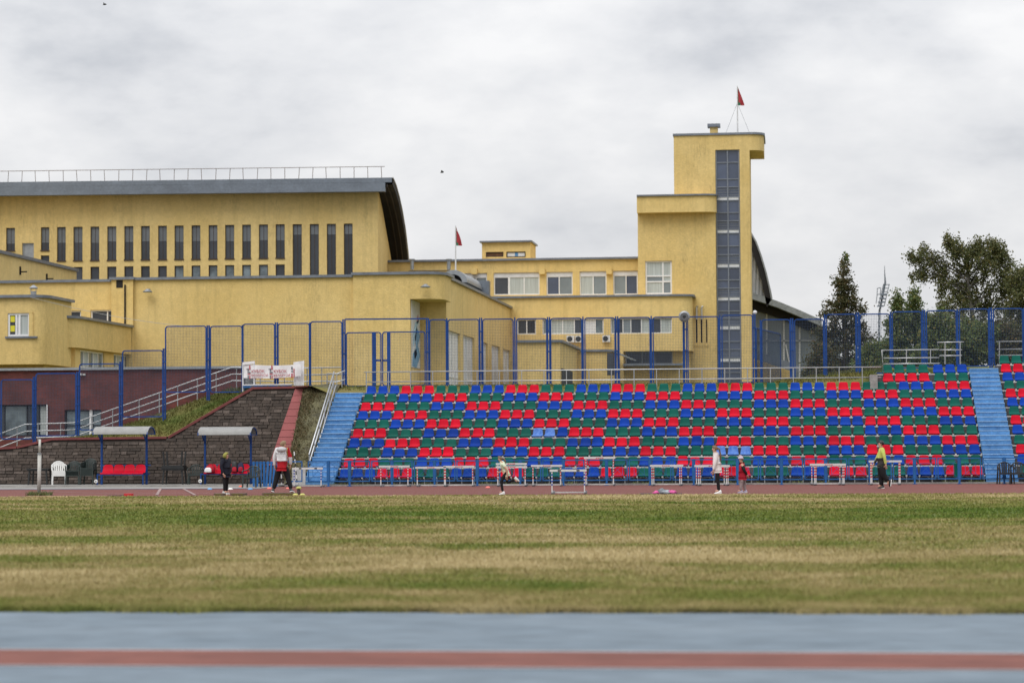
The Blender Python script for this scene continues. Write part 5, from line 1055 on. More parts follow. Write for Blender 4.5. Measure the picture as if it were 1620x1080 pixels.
# banner at the top of the stone wall
BYY = 102.6; f6 = lambda px, py: at(px, py, BYY)
bs = T('banner', 'white cup banner tied across posts above the stone wall', 'banner', f6(425, 620))
b = MB(); nU = 24; A, B_, C_, D_ = f6(384.5, 575.5), f6(476, 576), f6(476, 594.5), f6(384.5, 597.5)
for i in range(nU + 1):
    for j in range(7): u, v = i / nU, j / 6; q = A.lerp(B_, u).lerp(D_.lerp(C_, u), v); sag = -.06 * math.sin(math.pi * u); b.v.append((q.x, BYY + .02 * math.sin(u * 17 + v * 3) , q.z + sag))
for i in range(nU):
    for j in range(6): a = i * 7 + j; b.f.append((a, a + 7, a + 8, a + 1)); b.m.append(0)
bn = b.build('cloth', M_cloth_w, bs, smooth=True)
redt, gryt = mat('print_red', (.42, .04, .06), .7), mat('print_grey', (.12, .11, .13), .7)
def text(s, x, y, z, size, m, parent, rx=90, rz=0, al='LEFT', local=False):
    c = bpy.data.curves.new('lettering', 'FONT'); c.body = s; c.size = size; c.align_x = al; c.extrude = .002; c.space_character = 1.0; o = bpy.data.objects.new('tmp', c); me = bpy.data.meshes.new_from_object(o); bpy.data.objects.remove(o); me.materials.clear(); me.materials.append(m)
    Mx = Matrix.Translation((x, y, z)) @ Matrix.Rotation(R(rz), 4, 'Z') @ Matrix.Rotation(R(rx), 4, 'X'); me.transform(Mx); return link('lettering', me, parent, local)
for px in (392, 427):
    q = f6(px, 582.5); text('КУБОК', q.x + .16, BYY - .035, q.z - .19, .175, redt, bn); text('БЕЛАРУСИ', q.x + .16, BYY - .035, q.z - .35, .135, redt, bn); text('ЛЁГКАЯ АТЛЕТИКА', q.x + .18, BYY - .035, q.z - .44, .052, redt, bn)
    for (dx, dz, w, h, m) in ((0, -.12, .05, .13, gryt), (.07, -.06, .05, .19, redt), (-.01, -.2, .14, .05, gryt), (-.01, -.27, .14, .04, redt), (0, -.46, .045, .15, gryt), (.075, -.46, .045, .15, redt), (-.05, -.06, .04, .05, gryt)): b = MB(); b.box(q.x + dx, q.x + dx + w, BYY - .036, BYY - .03, q.z + dz, q.z + dz + h); b.build('print', m, bn)
q = f6(461, 581); 
for (dx, dz, w, h, m) in ((0, -.1, .06, .13, gryt), (.0, -.2, .08, .05, gryt), (.1, -.45, .04, .4, redt), (0, -.46, .06, .2, redt)): b = MB(); b.box(q.x + dx, q.x + dx + w, BYY - .036, BYY - .03, q.z + dz, q.z + dz + h); b.build('print', m, bn)
for px, ya_, yb_ in ((384.3, 624, 574), (402, 612, 574)): b = MB(); b.tube([f6(px, yb_), f6(px, ya_)], .03, 8); b.build('post', M_whitep, bs)
b = MB(); a, c = f6(384, 575), f6(403, 573); b.bar(a, c, .06, .12); b.build('folded_top', M_cloth_w, bs)
b = MB(); A, B_ = f6(462.5, 572.5), f6(479.5, 570); bt = 624
for i in range(7):
    for j in range(6): u, v = i / 6, j / 5; x = A.x + (B_.x - A.x) * u; z = (A.z + (B_.z - A.z) * u) * (1 - v) + f6(470, bt).z * v; b.v.append((x, BYY + .22 + .05 * math.sin(u * 9 + v * 2), z + (.1 * math.sin(i * 2.1) if j == 5 else 0)))
for i in range(6):
    for j in range(5): a = i * 6 + j; b.f.append((a, a + 6, a + 7, a + 1)); b.m.append(0)
b.build('side_cloth', M_cloth_w, bs, smooth=True)
tb = T('judges_table', 'long white topped table below the banner on the stone wall', 'table', at(424, 615, 103.6)); f7 = lambda px, py: at(px, py, 102.75); a, c = f7(386, 609), f7(463, 608); b = MB(); b.bar(a, c, .5, .05); b.build('tabletop', M_whitep, tb); b = MB(); b.bar(a - Vector((0, .22, .08)), c - Vector((0, .22, .08)), .03, .09); b.build('apron', M_lblue, tb)
for px in (389, 398, 420, 445, 460): b = MB(); q = f7(px, 610); b.bar(q - Vector((0, 0, .02)), q - Vector((0, 0, .45)), .04); b.build('leg', M_blue, tb)
p = at(394, 607, 103.3); t = T('grey_crates', 'stack of weathered grey boards under the left end of the banner', 'boards', p)
for k in range(5): b = MB(); b.box(p.x - .26, p.x + .24 + .02 * (k % 2), 103.1, 103.5, p.z - .1 + k * .09, p.z - .02 + k * .09); b.build('board', M_concl, t)

# ================================================================== PEOPLE
def skin_obj(name, V, E, m, parent, roots, sub=2):
    names = list(V); me = bpy.data.meshes.new(name); me.from_pydata([V[n][0] for n in names], [(names.index(a), names.index(c)) for a, c in E], []); me.materials.append(m)
    o = bpy.data.objects.new(name, me); COL.objects.link(o); o.parent = parent
    bpy_mod = o.modifiers.new('skin', 'SKIN'); bpy_mod.use_smooth_shade = True
    if not me.skin_vertices: me.attributes  # layer is created with the modifier
    sv = me.skin_vertices[0].data
    for i, n in enumerate(names):
        r = V[n][1]; sv[i].radius = r if isinstance(r, tuple) else (r, r); sv[i].use_root = n in roots
    s_ = o.modifiers.new('subdivision', 'SUBSURF'); s_.levels = sub; s_.render_levels = sub
    return o
def pat(name, base, zones, n=.1):
    """cloth dyed in zones of the garment's own local space: (axis, lo, hi, colour)"""
    m = bpy.data.materials.new(name); m.use_nodes = True; t = m.node_tree; b = t.nodes['Principled BSDF']; tc = N(t, 'ShaderNodeTexCoord'); sp = N(t, 'ShaderNodeSeparateXYZ'); t.links.new(tc.outputs['Object'], sp.inputs[0]); cur = None; b.inputs['Roughness'].default_value = .8; b.inputs['Specular IOR Level'].default_value = .25
    rgb = N(t, 'ShaderNodeRGB'); rgb.outputs[0].default_value = (*base, 1); cur = rgb.outputs[0]
    for conds, c in zones:
        f = None
        for ax, lo, hi in conds:
            for op, val in (('GREATER_THAN', lo), ('LESS_THAN', hi)):
                k = N(t, 'ShaderNodeMath', operation=op); t.links.new(sp.outputs[ax], k.inputs[0]); k.inputs[1].default_value = val
                if f is None: f = k.outputs[0]
                else: mm = N(t, 'ShaderNodeMath', operation='MULTIPLY'); t.links.new(f, mm.inputs[0]); t.links.new(k.outputs[0], mm.inputs[1]); f = mm.outputs[0]
        x = N(t, 'ShaderNodeMix', data_type='RGBA'); t.links.new(f, x.inputs[0]); t.links.new(cur, x.inputs[6]); x.inputs[7].default_value = (*c, 1); cur = x.outputs[2]
    nz = N(t, 'ShaderNodeTexNoise'); nz.inputs['Scale'].default_value = 9; nz.inputs['Detail'].default_value = 4; t.links.new(tc.outputs['Object'], nz.inputs['Vector']); mr = N(t, 'ShaderNodeMapRange'); mr.inputs[3].default_value = 1 - n * 2; mr.inputs[4].default_value = 1 + n * 1.5; t.links.new(nz.outputs[0], mr.inputs[0]); sc = N(t, 'ShaderNodeVectorMath', operation='SCALE'); t.links.new(cur, sc.inputs[0]); t.links.new(mr.outputs[0], sc.inputs['Scale']); t.links.new(sc.outputs[0], b.inputs['Base Color'])
    bp = N(t, 'ShaderNodeBump'); bp.inputs['Strength'].default_value = .5; bp.inputs['Distance'].default_value = .03; t.links.new(nz.outputs[0], bp.inputs['Height']); t.links.new(bp.outputs[0], b.inputs['Normal']); return m
def person(loc, h, ang, J, label, top, legs, shoe, hair, head_turn=0, top_k=1.25, leg_k=1.2, sleeve=None, ponytail=None, cap=None, short_sleeve=False, hood=None, fat=1.):
    """J: joints in metres as (forward, left, up); one skin-grown body, clothes and hair are children"""
    fw = Vector((math.cos(ang), math.sin(ang), 0)); lf = Vector((-fw.y, fw.x, 0)); X = lambda q: fw * q[0] + lf * q[1] + Vector((0, 0, q[2]))
    t = T('person', label, 'person', loc); k = h
    nk, hd = Vector(X(J['neck'])), Vector(X(J['head'])); hd = nk.lerp(hd, .86); nk = nk.lerp(Vector(X(J['che'])), .06); fa = ang + head_turn; ff = Vector((math.cos(fa), math.sin(fa), 0)); fl_ = Vector((-ff.y, ff.x, 0)); ax = (hd - nk).normalized()
    hs = .152 * max(h, 1.26)   # head height
    V = {'pel': (X(J['pel']), .072 * k * fat), 'wai': (X(J['wai']), .062 * k * fat), 'che': (X(J['che']), .075 * k * fat), 'nek': (nk, .032 * k), 'jaw': (hd - ax * hs * .32 + ff * hs * .08, hs * .29), 'mid': (hd + ff * hs * .02, hs * .37), 'crn': (hd + ax * hs * .27 - ff * hs * .03, hs * .31)}
    E = [('pel', 'wai'), ('wai', 'che'), ('che', 'nek'), ('nek', 'jaw'), ('jaw', 'mid'), ('mid', 'crn')]
    V['nose'] = (hd - ax * hs * .06 + ff * hs * .40, hs * .05); V['nosb'] = (hd - ax * hs * .03 + ff * hs * .2, hs * .12); E += [('mid', 'nosb'), ('nosb', 'nose')]
    roots = {'pel'}
    for s, sg in (('l', 1), ('r', -1)):
        V['sh' + s] = (X(J['sh' + s]), .040 * k * fat); V['el' + s] = (X(J['el' + s]), .026 * k); V['wr' + s] = (X(J['wr' + s]), .018 * k); E += [('che', 'sh' + s), ('sh' + s, 'el' + s), ('el' + s, 'wr' + s)]
        d = (V['wr' + s][0] - V['el' + s][0]).normalized(); pa = V['wr' + s][0] + d * .045 * k; V['pa' + s] = (pa, (.022 * k, .013 * k)); E.append(('wr' + s, 'pa' + s)); sd = fw
        for i, (o_, ln) in enumerate(((-.018, .036), (-.006, .046), (.006, .05), (.018, .044))):
            a = pa + d * .006 * k + sd * o_ * k; b_ = a + d * ln * .55 * k + lf * (-sg * .006 * k); c = b_ + d * ln * .5 * k + lf * (-sg * .014 * k); n_ = f'f{s}{i}'; V[n_ + 'a'] = (a, .0065 * k); V[n_ + 'b'] = (b_, .006 * k); V[n_ + 'c'] = (c, .0048 * k); E += [(n_ + 'a', n_ + 'b'), (n_ + 'b', n_ + 'c')]; roots.add(n_ + 'a')
        a = pa - d * .02 * k + sd * .018 * k; V['th' + s + 'a'] = (a, .0075 * k); V['th' + s + 'b'] = (a + (sd * .022 + d * .018) * k, .007 * k); V['th' + s + 'c'] = (a + (sd * .026 + d * .04) * k, .0055 * k); E += [('th' + s + 'a', 'th' + s + 'b'), ('th' + s + 'b', 'th' + s + 'c')]; roots.add('th' + s + 'a')
        V['hi' + s] = (X(J['hi' + s]), .056 * k * fat); V['kn' + s] = (X(J['kn' + s]), .035 * k); V['an' + s] = (X(J['an' + s]), .023 * k); V['to' + s] = (X(J['an' + s]).lerp(X(J['to' + s]), .75), .02 * k); E += [('pel', 'hi' + s), ('hi' + s, 'kn' + s), ('kn' + s, 'an' + s), ('an' + s, 'to' + s)]
    skin_obj('body', V, E, M_skin, t, roots)
    g = lambda n, kk: (V[n][0], V[n][1] * kk)
    C = {n: g(n, top_k) for n in ('pel', 'wai', 'che')}; low = Vector(X(J['pel'])) + (Vector(X(J['pel'])) - Vector(X(J['wai']))).normalized() * .03 * k; C['hem'] = (low - Vector((0, 0, .012 * k)), .08 * k * fat * top_k); C['clb'] = (nk.lerp(V['che'][0], .35), .062 * k * top_k * fat); C['col'] = (nk.lerp(hd, .26), .042 * k * top_k); CE = [('hem', 'pel'), ('pel', 'wai'), ('wai', 'che'), ('che', 'clb'), ('clb', 'col')]; SV = {}; SE = []
    for s in 'lr':
        C['sh' + s] = g('sh' + s, top_k); CE.append(('che', 'sh' + s)); tgt, te = (C, CE) if sleeve is None else (SV, SE)
        if sleeve is not None: SV['sh' + s] = (V['sh' + s][0].lerp(V['che'][0], .25) + Vector((0, 0, .012)), V['sh' + s][1] * top_k * 1.02)
        if short_sleeve: tgt['el' + s] = (V['sh' + s][0].lerp(V['el' + s][0], .62), V['el' + s][1] * 1.5); te.append(('sh' + s, 'el' + s))
        else: tgt['el' + s] = g('el' + s, top_k * 1.12); tgt['wr' + s] = g('wr' + s, top_k * 1.15); te += [('sh' + s, 'el' + s), ('el' + s, 'wr' + s)]
    jk = skin_obj('jacket' if not short_sleeve else 'shirt', C, CE, top, t, {'pel'})
    if sleeve is not None: skin_obj('sleeves', SV, SE, sleeve, jk, {'shl', 'shr'})
    G = {'pel': g('pel', 1.14), 'wst': (V['pel'][0].lerp(V['wai'][0], .6), .076 * k * fat)}; GE = [('wst', 'pel')]
    for s in 'lr': G['hi' + s] = g('hi' + s, leg_k); G['kn' + s] = g('kn' + s, leg_k * 1.05); G['an' + s] = (V['an' + s][0].lerp(V['kn' + s][0], -.03), V['an' + s][1] * leg_k * 1.2); GE += [('pel', 'hi' + s), ('hi' + s, 'kn' + s), ('kn' + s, 'an' + s)]
    skin_obj('trousers', G, GE, legs, t, {'pel'})
    for s in 'lr':   # shoes: heel to toe loft with a sole
        an, to = Vector(X(J['an' + s])), Vector(X(J['to' + s])); d = (to - an); shin = (V['kn' + s][0] - an).normalized()
        dn = d.normalized(); upv = (shin - dn * shin.dot(dn)).normalized(); sdv = dn.cross(upv); base = an - upv * .055 * k; Ls = .155 * k; b = MB()
        dn = (dn - Vector((0, 0, dn.z * .0))).normalized(); rings = [(-.3, .02, .05), (-.22, .027, .062), (0, .028, .058), (.3, .029, .04), (.58, .029, .028), (.7, .016, .018)]; nn = 8
        for (l, w, hh_) in rings:
            for i in range(nn + 1): a = math.pi * i / nn; q = base + dn * (l * Ls) + sdv * (w * k * math.cos(a)) + upv * (hh_ * k * math.sin(a)); b.v.append(tuple(q))
        m_ = nn + 1
        for j in range(len(rings) - 1):
            for i in range(nn): a = j * m_ + i; b.f.append((a, a + m_, a + m_ + 1, a + 1)); b.m.append(0)
            b.f.append((j * m_, j * m_ + nn, (j + 1) * m_ + nn, (j + 1) * m_)); b.m.append(0)
        b.f.append(tuple(range(m_))); b.m.append(0); e = (len(rings) - 1) * m_; b.f.append(tuple(e + i for i in range(m_ - 1, -1, -1))); b.m.append(0)
        so_ = b.build('shoe', shoe[0], t, local=True, smooth=True); b = MB(); pts = [base + dn * (l * Ls) + sdv * (w * k * 1.06 * sg) for l, w, _ in rings for sg in (1,)] + [base + dn * (l * Ls) - sdv * (w * k * 1.06) for l, w, _ in reversed(rings)]; b.extrude([p + upv * .004 for p in pts], -upv * .016 * k); b.build('sole', shoe[1], so_, local=True)
    # face and hair
    for sg in (1, -1):
        e = hd - ax * hs * .0 + ff * hs * .335 + fl_ * (sg * hs * .13); b = MB(); b.ball(e, hs * .035, 6, 4); b.build('eye', M_black, t, local=True); e = hd - ax * hs * .04 - ff * hs * .02 + fl_ * (sg * hs * .36); b = MB(); b.ball(e, (hs * .06, hs * .06, hs * .1), 6, 5); b.build('ear', M_skin, t, local=True)
    b = MB(); e = hd - ax * hs * .22 + ff * hs * .335; b.ball(e, (hs * .05, hs * .05, hs * .018), 8, 4); b.build('mouth', mat('lips', (.33, .12, .10), .5), t, local=True)
    if hair:
        b = MB(); c = hd + ax * hs * .13 - ff * hs * .09; n_, m_ = 14, 9
        for i in range(m_ + 1):
            ph = math.pi * (.0 + .72 * i / m_)
            for j in range(n_):
                a = 2 * math.pi * j / n_; fr_ = math.cos(a); drop = 1.0 if fr_ < .2 else max(.35, 1 - (fr_ - .2) * .95); p_ = ph * drop
                b.v.append(tuple(c + ax * (hs * .40 * math.cos(p_)) + (ff * math.cos(a) * hs * .43 + fl_ * math.sin(a) * hs * .40) * math.sin(p_) * (1 + random.uniform(-.03, .03))))
        for i in range(m_):
            for j in range(n_): b.f.append((i * n_ + j, (i + 1) * n_ + j, (i + 1) * n_ + (j + 1) % n_, i * n_ + (j + 1) % n_)); b.m.append(0)
        ho = b.build('hair', hair, t, local=True, smooth=True)
        if ponytail:
            st = c - ff * hs * .36 + ax * hs * .05; pts = [st] + [st + fw * a + Vector((0, 0, z)) for a, z in ponytail]; b = MB(); b.tube(pts, [hs * .08] + [hs * .13] * (len(pts) - 2) + [hs * .03], 8); b.build('ponytail', hair, ho, local=True, smooth=True)
    if cap:
        b = MB(); c = hd + ax * hs * .12 - ff * hs * .02; b.lathe((0, 0, 0), [(hs * .455, 0), (hs * .47, hs * .06), (hs * .45, hs * .12), (hs * .42, hs * .25), (hs * .28, hs * .40), (hs * .06, hs * .47)], 16); rot = Vector((0, 0, 1)).rotation_difference((ax - ff * .25).normalized()); b.v = [tuple(c + rot @ Vector(v)) for v in b.v]; h0 = b.build('beanie', cap, t, local=True, smooth=True)
        b = MB(); b.ball(c + (ax - ff * .25).normalized() * hs * .52, hs * .13, 10, 6); b.build('bobble', cap, h0, local=True, smooth=True)
    if hood:
        b = MB(); c = hd + ax * hs * .03 - ff * hs * .07; n_, m_ = 16, 10
        for i in range(m_ + 1):
            ph = math.pi * .94 * i / m_
            for j in range(n_):
                a = 2 * math.pi * j / n_; fr_ = math.cos(a); opn = 0 if not (fr_ > .55 and .3 < i / m_ < .86) else .32
                b.v.append(tuple(c + ax * (hs * .55 * math.cos(ph)) + (ff * math.cos(a) * hs * (.50 - opn) + fl_ * math.sin(a) * hs * .47) * math.sin(ph)))
        for i in range(m_):
            for j in range(n_): b.f.append((i * n_ + j, (i + 1) * n_ + j, (i + 1) * n_ + (j + 1) % n_, i * n_ + (j + 1) % n_)); b.m.append(0)
        b.build('hood', hood, t, local=True, smooth=True)
    return t
def JJ(pel, wai, che, neck, head, shl, ell, wrl, hil, knl, anl, tol, shr, elr, wrr, hir, knr, anr, tor): return dict(zip('pel wai che neck head shl ell wrl hil knl anl tol shr elr wrr hir knr anr tor'.split(), (pel, wai, che, neck, head, shl, ell, wrl, hil, knl, anl, tol, shr, elr, wrr, hir, knr, anr, tor)))
blk = pat('cloth_black', (.012, .012, .014), [], .2); hairb = mat('hair_brown', (.16, .095, .05), .6, .3, 20); hairk = mat('hair_black', (.012, .010, .010), .5, .3, 20); hairs = mat('hair_sandy', (.22, .14, .075), .6, .3, 20)
wsh = (M_wplast, M_wplast)
p = gnd(789, 781.5)   # running child
person(p + Vector((.25, 0, 0)), 1.28, math.pi, JJ((0, 0, .68), (.04, 0, .79), (.10, 0, .93), (.165, 0, 1.045), (.21, 0, 1.145), (.105, .13, .985), (-.05, .17, .78), (-.045, .16, .58), (.01, .06, .66), (.16, .07, .42), (.115, .06, .085), (.26, .06, .05), (.125, -.13, .985), (.02, -.19, .82), (.17, -.17, .74), (-.01, -.06, .66), (-.02, -.07, .36), (-.27, -.07, .47), (-.36, -.07, .36)),
       'child running left in pale green shirt and black leggings', pat('shirt_mint', (.62, .70, .52), [], .12), blk, wsh, hairb, 0, 1.2, 1.08, ponytail=[(-.05, -.02), (-.1, -.1), (-.11, -.2)], short_sleeve=True)
p = gnd(1129, 780)   # girl in white
person(p + Vector((.12, 0, 0)), 1.56, math.pi, JJ((0, 0, .80), (.01, 0, .93), (.02, 0, 1.10), (.045, 0, 1.285), (.085, 0, 1.43), (.03, .145, 1.235), (.06, .18, .96), (.11, .165, .74), (0, .07, .78), (-.02, .07, .44), (-.05, .065, .09), (.1, .07, .05), (.03, -.145, 1.235), (.05, -.18, .96), (.10, -.165, .74), (0, -.07, .78), (-.015, -.07, .44), (-.035, -.065, .09), (.12, -.07, .05)),
       'girl standing side on in white sweater, black leggings and white shoes', pat('sweater_white', (.72, .66, .66), [([(2, 1.0, 1.12), (0, .06, .3)], (.30, .33, .40)), ([(2, 1.14, 1.2), (0, .05, .3)], (.62, .52, .42))], .08), blk, wsh, hairb, 0, 1.3, 1.1, ponytail=[(-.06, -.04), (-.09, -.2), (-.09, -.4), (-.09, -.5)])
p = gnd(1175, 779)   # small child
person(p + Vector((0, 0, 0)), 1.24, math.pi, JJ((0, 0, .55), (0, 0, .66), (0, 0, .80), (.025, 0, .965), (.055, 0, 1.085), (.01, .13, .905), (-.06, .17, .72), (-.15, .1, .57), (0, .06, .53), (.04, .07, .30), (.06, .065, .075), (.2, .07, .04), (.01, -.13, .905), (-.03, -.17, .72), (-.08, -.14, .57), (0, -.06, .53), (-.05, -.07, .30), (-.075, -.065, .075), (.06, -.07, .04)),
       'small child in red vest, lilac bobble hat and patterned trousers', pat('vest_red', (.36, .012, .03), [], .15), mat('camo_mauve', (.38, .29, .29), .85, .3, 14, col2=(.15, .12, .12)), (mat('shoe_lilac', (.40, .36, .48), .7), M_wplast), hairb, 0, 1.42, 1.35, sleeve=blk, cap=mat('beanie_lilac', (.50, .42, .52), .85, .2, 12), fat=1.05)
p = gnd(1394, 772)   # walking woman
person(p + Vector((.02, 0, 0)), 1.67, math.pi, JJ((0, 0, .86), (0, 0, .99), (-.015, 0, 1.18), (.0, 0, 1.39), (.02, 0, 1.545), (-.02, .16, 1.335), (-.10, .2, 1.07), (-.14, .18, .82), (0, .075, .84), (-.06, .08, .44), (-.22, .075, .24), (-.2, .075, .08), (-.01, -.16, 1.335), (.12, -.2, 1.07), (.25, -.17, .84), (0, -.075, .84), (.03, -.08, .46), (-.0, -.075, .095), (.17, -.08, .05)),
       'woman walking left in yellow green top and loose black trousers', pat('top_lime', (.50, .56, .14), [([(2, .60, 1.05), (1, -.16, .16)], (.05, .045, .045))], .1), blk, (M_black, M_wplast), hairk, 0, 1.24, 1.7)
p = gnd(445, 780.5)   # coach, seen from behind
whr = (.40, .012, .02)
ct = person(p + Vector((0, .15, .07)), 1.76, math.pi / 2, JJ((0, 0, .86), (0, 0, 1.0), (0, 0, 1.22), (.01, -.03, 1.44), (.03, -.05, 1.575), (0, .19, 1.385), (.02, .27, 1.10), (.06, .26, .84), (0, .09, .84), (.03, .19, .46), (0, .29, .09), (.17, .32, .05), (0, -.19, 1.385), (.03, -.28, 1.12), (.10, -.26, .88), (0, -.09, .84), (.03, -.19, .46), (0, -.30, .09), (.17, -.33, .05)),
       'coach seen from behind in white and red jacket with legs apart', pat('jacket_white_red', (.64, .64, .66), [([(2, .5, 1.0), (0, -.22, .22)], whr), ([(0, .2, .6), (2, 1.14, 1.6)], whr), ([(0, .17, .2), (2, 1.14, 1.6)], (.6, .4, .1))], .08), blk, (M_black, M_wplast), hairs, -.9, 1.35, 1.5)
text('BELARUS', 0, -.245, 1.235, .085, gryt, ct, al='CENTER', local=True)
b = MB(); b.ball((0, -.13, 1.40), (.17, .10, .09), 14, 7); b.build('folded_hood', pat('hood_grey', (.5, .5, .52), [], .12), ct, local=True, smooth=True)
p = gnd(357, 781)   # hooded child
person(p + Vector((0, 0, 0)), 1.42, -.45, JJ((0, 0, .72), (0, 0, .84), (0, 0, 1.0), (.01, 0, 1.17), (.035, 0, 1.285), (0, .15, 1.12), (-.02, .21, .90), (.04, .20, .68), (0, .06, .70), (0, .065, .39), (-.02, .07, .085), (.12, .08, .05), (0, -.15, 1.12), (-.02, -.21, .90), (.05, -.19, .68), (0, -.06, .70), (.01, -.065, .39), (0, -.06, .085), (.14, -.06, .05)),
       'child in dark jacket and olive yellow hood beside the right shelter', pat('jacket_navy', (.013, .015, .026), [], .2), blk, (mat('shoe_grey', (.5, .5, .48), .7), M_wplast), None, .5, 1.55, 1.15, hood=mat('hood_olive', (.28, .27, .06), .85, .2, 8), fat=1.05)

# ================================================================== TREES, GRASS, FAR THINGS
def leaf_mat(name, cols):
    m = bpy.data.materials.new(name); m.use_nodes = True; t = m.node_tree; b = t.nodes['Principled BSDF']; g = N(t, 'ShaderNodeNewGeometry'); r = N(t, 'ShaderNodeValToRGB'); t.links.new(g.outputs['Random Per Island'], r.inputs[0]); a = r.color_ramp.elements
    a[0].color = (*cols[0], 1); a[1].color = (*cols[-1], 1)
    for i, c in enumerate(cols[1:-1]): q = a.new((i + 1) / (len(cols) - 1)); q.color = (*c, 1)
    t.links.new(r.outputs[0], b.inputs['Base Color']); b.inputs['Roughness'].default_value = .6; b.inputs['Specular IOR Level'].default_value = .3
    tr_ = N(t, 'ShaderNodeBsdfTranslucent'); t.links.new(r.outputs[0], tr_.inputs[0]); mx_ = N(t, 'ShaderNodeMixShader'); mx_.inputs[0].default_value = .25; o = t.nodes['Material Output']; t.links.new(b.outputs[0], mx_.inputs[1]); t.links.new(tr_.outputs[0], mx_.inputs[2]); t.links.new(mx_.outputs[0], o.inputs[0]); MATS[name] = m; return m
def np_mesh(name, V, tri, m, parent=None, **tags):
    me = bpy.data.meshes.new(name); nv, nf, k = len(V), len(tri), tri.shape[1]; me.vertices.add(nv); me.vertices.foreach_set('co', V.astype(np.float32).ravel()); me.loops.add(nf * k); me.loops.foreach_set('vertex_index', tri.astype(np.int32).ravel()); me.polygons.add(nf); me.polygons.foreach_set('loop_start', np.arange(0, nf * k, k, dtype=np.int32)); me.polygons.foreach_set('loop_total', np.full(nf, k, dtype=np.int32)); me.update(); me.validate(); me.materials.append(m); return link(name, me, parent, **tags)
def leaves(C, n, sig, size, m, parent, name='crown'):
    n = int(n * 1.2); C = np.array(C); idx = NR.randint(0, len(C), n); P = C[idx] + NR.normal(0, 1, (n, 3)) * sig; A = NR.normal(0, 1, (n, 3)); A /= np.linalg.norm(A, axis=1)[:, None]; B = NR.normal(0, 1, (n, 3)); B -= A * (A * B).sum(1)[:, None]; B /= np.linalg.norm(B, axis=1)[:, None]
    s = (size * NR.uniform(.6, 1.35, n))[:, None]; V = np.stack([P - A * s * .5, P + B * s * .32, P + A * s * .55, P - B * s * .32], 1).reshape(-1, 3); q = np.arange(n * 4).reshape(n, 4); return np_mesh(name, V, q, m, parent)
bark = mat('bark', (.10, .085, .07), .9, .4, 4); birchb = mat('birch_bark', (.13, .12, .105), .85, .5, 3)
def tree(label, px, Y, zb, ztop, lobes, n, sig, size, lm, bk, category='tree', lean=0, name='tree', ncl=1.0):
    """lobes: (px, py, rx, rz, clusters) in the crown; each is filled with leaf clumps on its own limb"""
    p = at(px, 600, Y); t = T(name, label, category, (p.x, Y, zb)); b = MB(); top = Vector((p.x + lean, Y, ztop)); base = Vector((p.x, Y, zb - .3)); b.tube([base, base.lerp(top, .35) + Vector((.1, .1, 0)), base.lerp(top, .7) - Vector((.08, 0, 0)), top], [.19, .14, .08, .015], 8); C = []
    for (lx, ly, rx, rz, k) in lobes:
        c = at(lx, ly, Y); c.y = Y + random.uniform(-.6, .6) * min(2, rx); f = max(.15, min(.92, (c.z - zb) / (ztop - zb) - .15)); st = base.lerp(top, f); b.tube([st, st.lerp(c, .55) + Vector((0, 0, .25)), c], [.05, .03, .012], 5)
        for i in range(int(k * ncl)):
            while True:
                d = Vector((random.uniform(-1, 1), random.uniform(-1, 1), random.uniform(-1, 1)))
                if d.length < 1: break
            d *= random.uniform(.75, 1.08); q = c + Vector((d.x * rx, d.y * max(.8, rx * .9), d.z * rz)); C.append(tuple(q))
            if i % 3 == 0: b.tube([c.lerp(q, .05), q], [.012, .004], 4)
    b.build('trunk', bk, t); leaves(C, n, sig, size, lm, t); return t
LM1 = leaf_mat('leaf_rusty', [(.04, .05, .02), (.07, .075, .027), (.10, .075, .03), (.055, .07, .026), (.14, .085, .03)])
LM2 = leaf_mat('leaf_birch', [(.06, .075, .028), (.09, .105, .038), (.13, .13, .045), (.075, .09, .032), (.17, .135, .04)])
LM3 = leaf_mat('leaf_green', [(.055, .09, .034), (.10, .14, .045), (.145, .165, .05), (.07, .115, .038), (.22, .18, .045)])
tree('dark cone shaped tree with rusty leaves left of the floodlight mast', 1336, 122, 4.5, at(1336, 412, 122).z, [(1336, 425, .22, .45, 9), (1333, 446, .5, .45, 16), (1342, 462, .62, .5, 20), (1326, 476, .85, .5, 26), (1350, 488, .75, .45, 22), (1318, 500, .8, .45, 24), (1346, 512, 1.0, .5, 28), (1312, 526, .9, .5, 26), (1362, 530, .7, .45, 20), (1335, 540, 1.2, .6, 36), (1305, 556, .75, .6, 26), (1350, 566, 1.1, .7, 34), (1320, 582, 1.1, .7, 36), (1298, 585, .5, .6, 16)], 13500, (.13, .13, .1), .115, LM1, bark)
b = MB(); q0, q1 = at(1335, 425, 122), at(1339, 404, 122); b.tube([q0, q1], [.02, .01], 5); sp_t = T('top_sprig', 'lone green leaf sprig standing up from the tip of the cone shaped tree', 'branch', q0); b.build('stem', bark, sp_t); leaves([tuple(q1), tuple(q1 - Vector((.05, 0, .15)))], 60, .09, .14, LM3, sp_t, 'leaf_tuft')
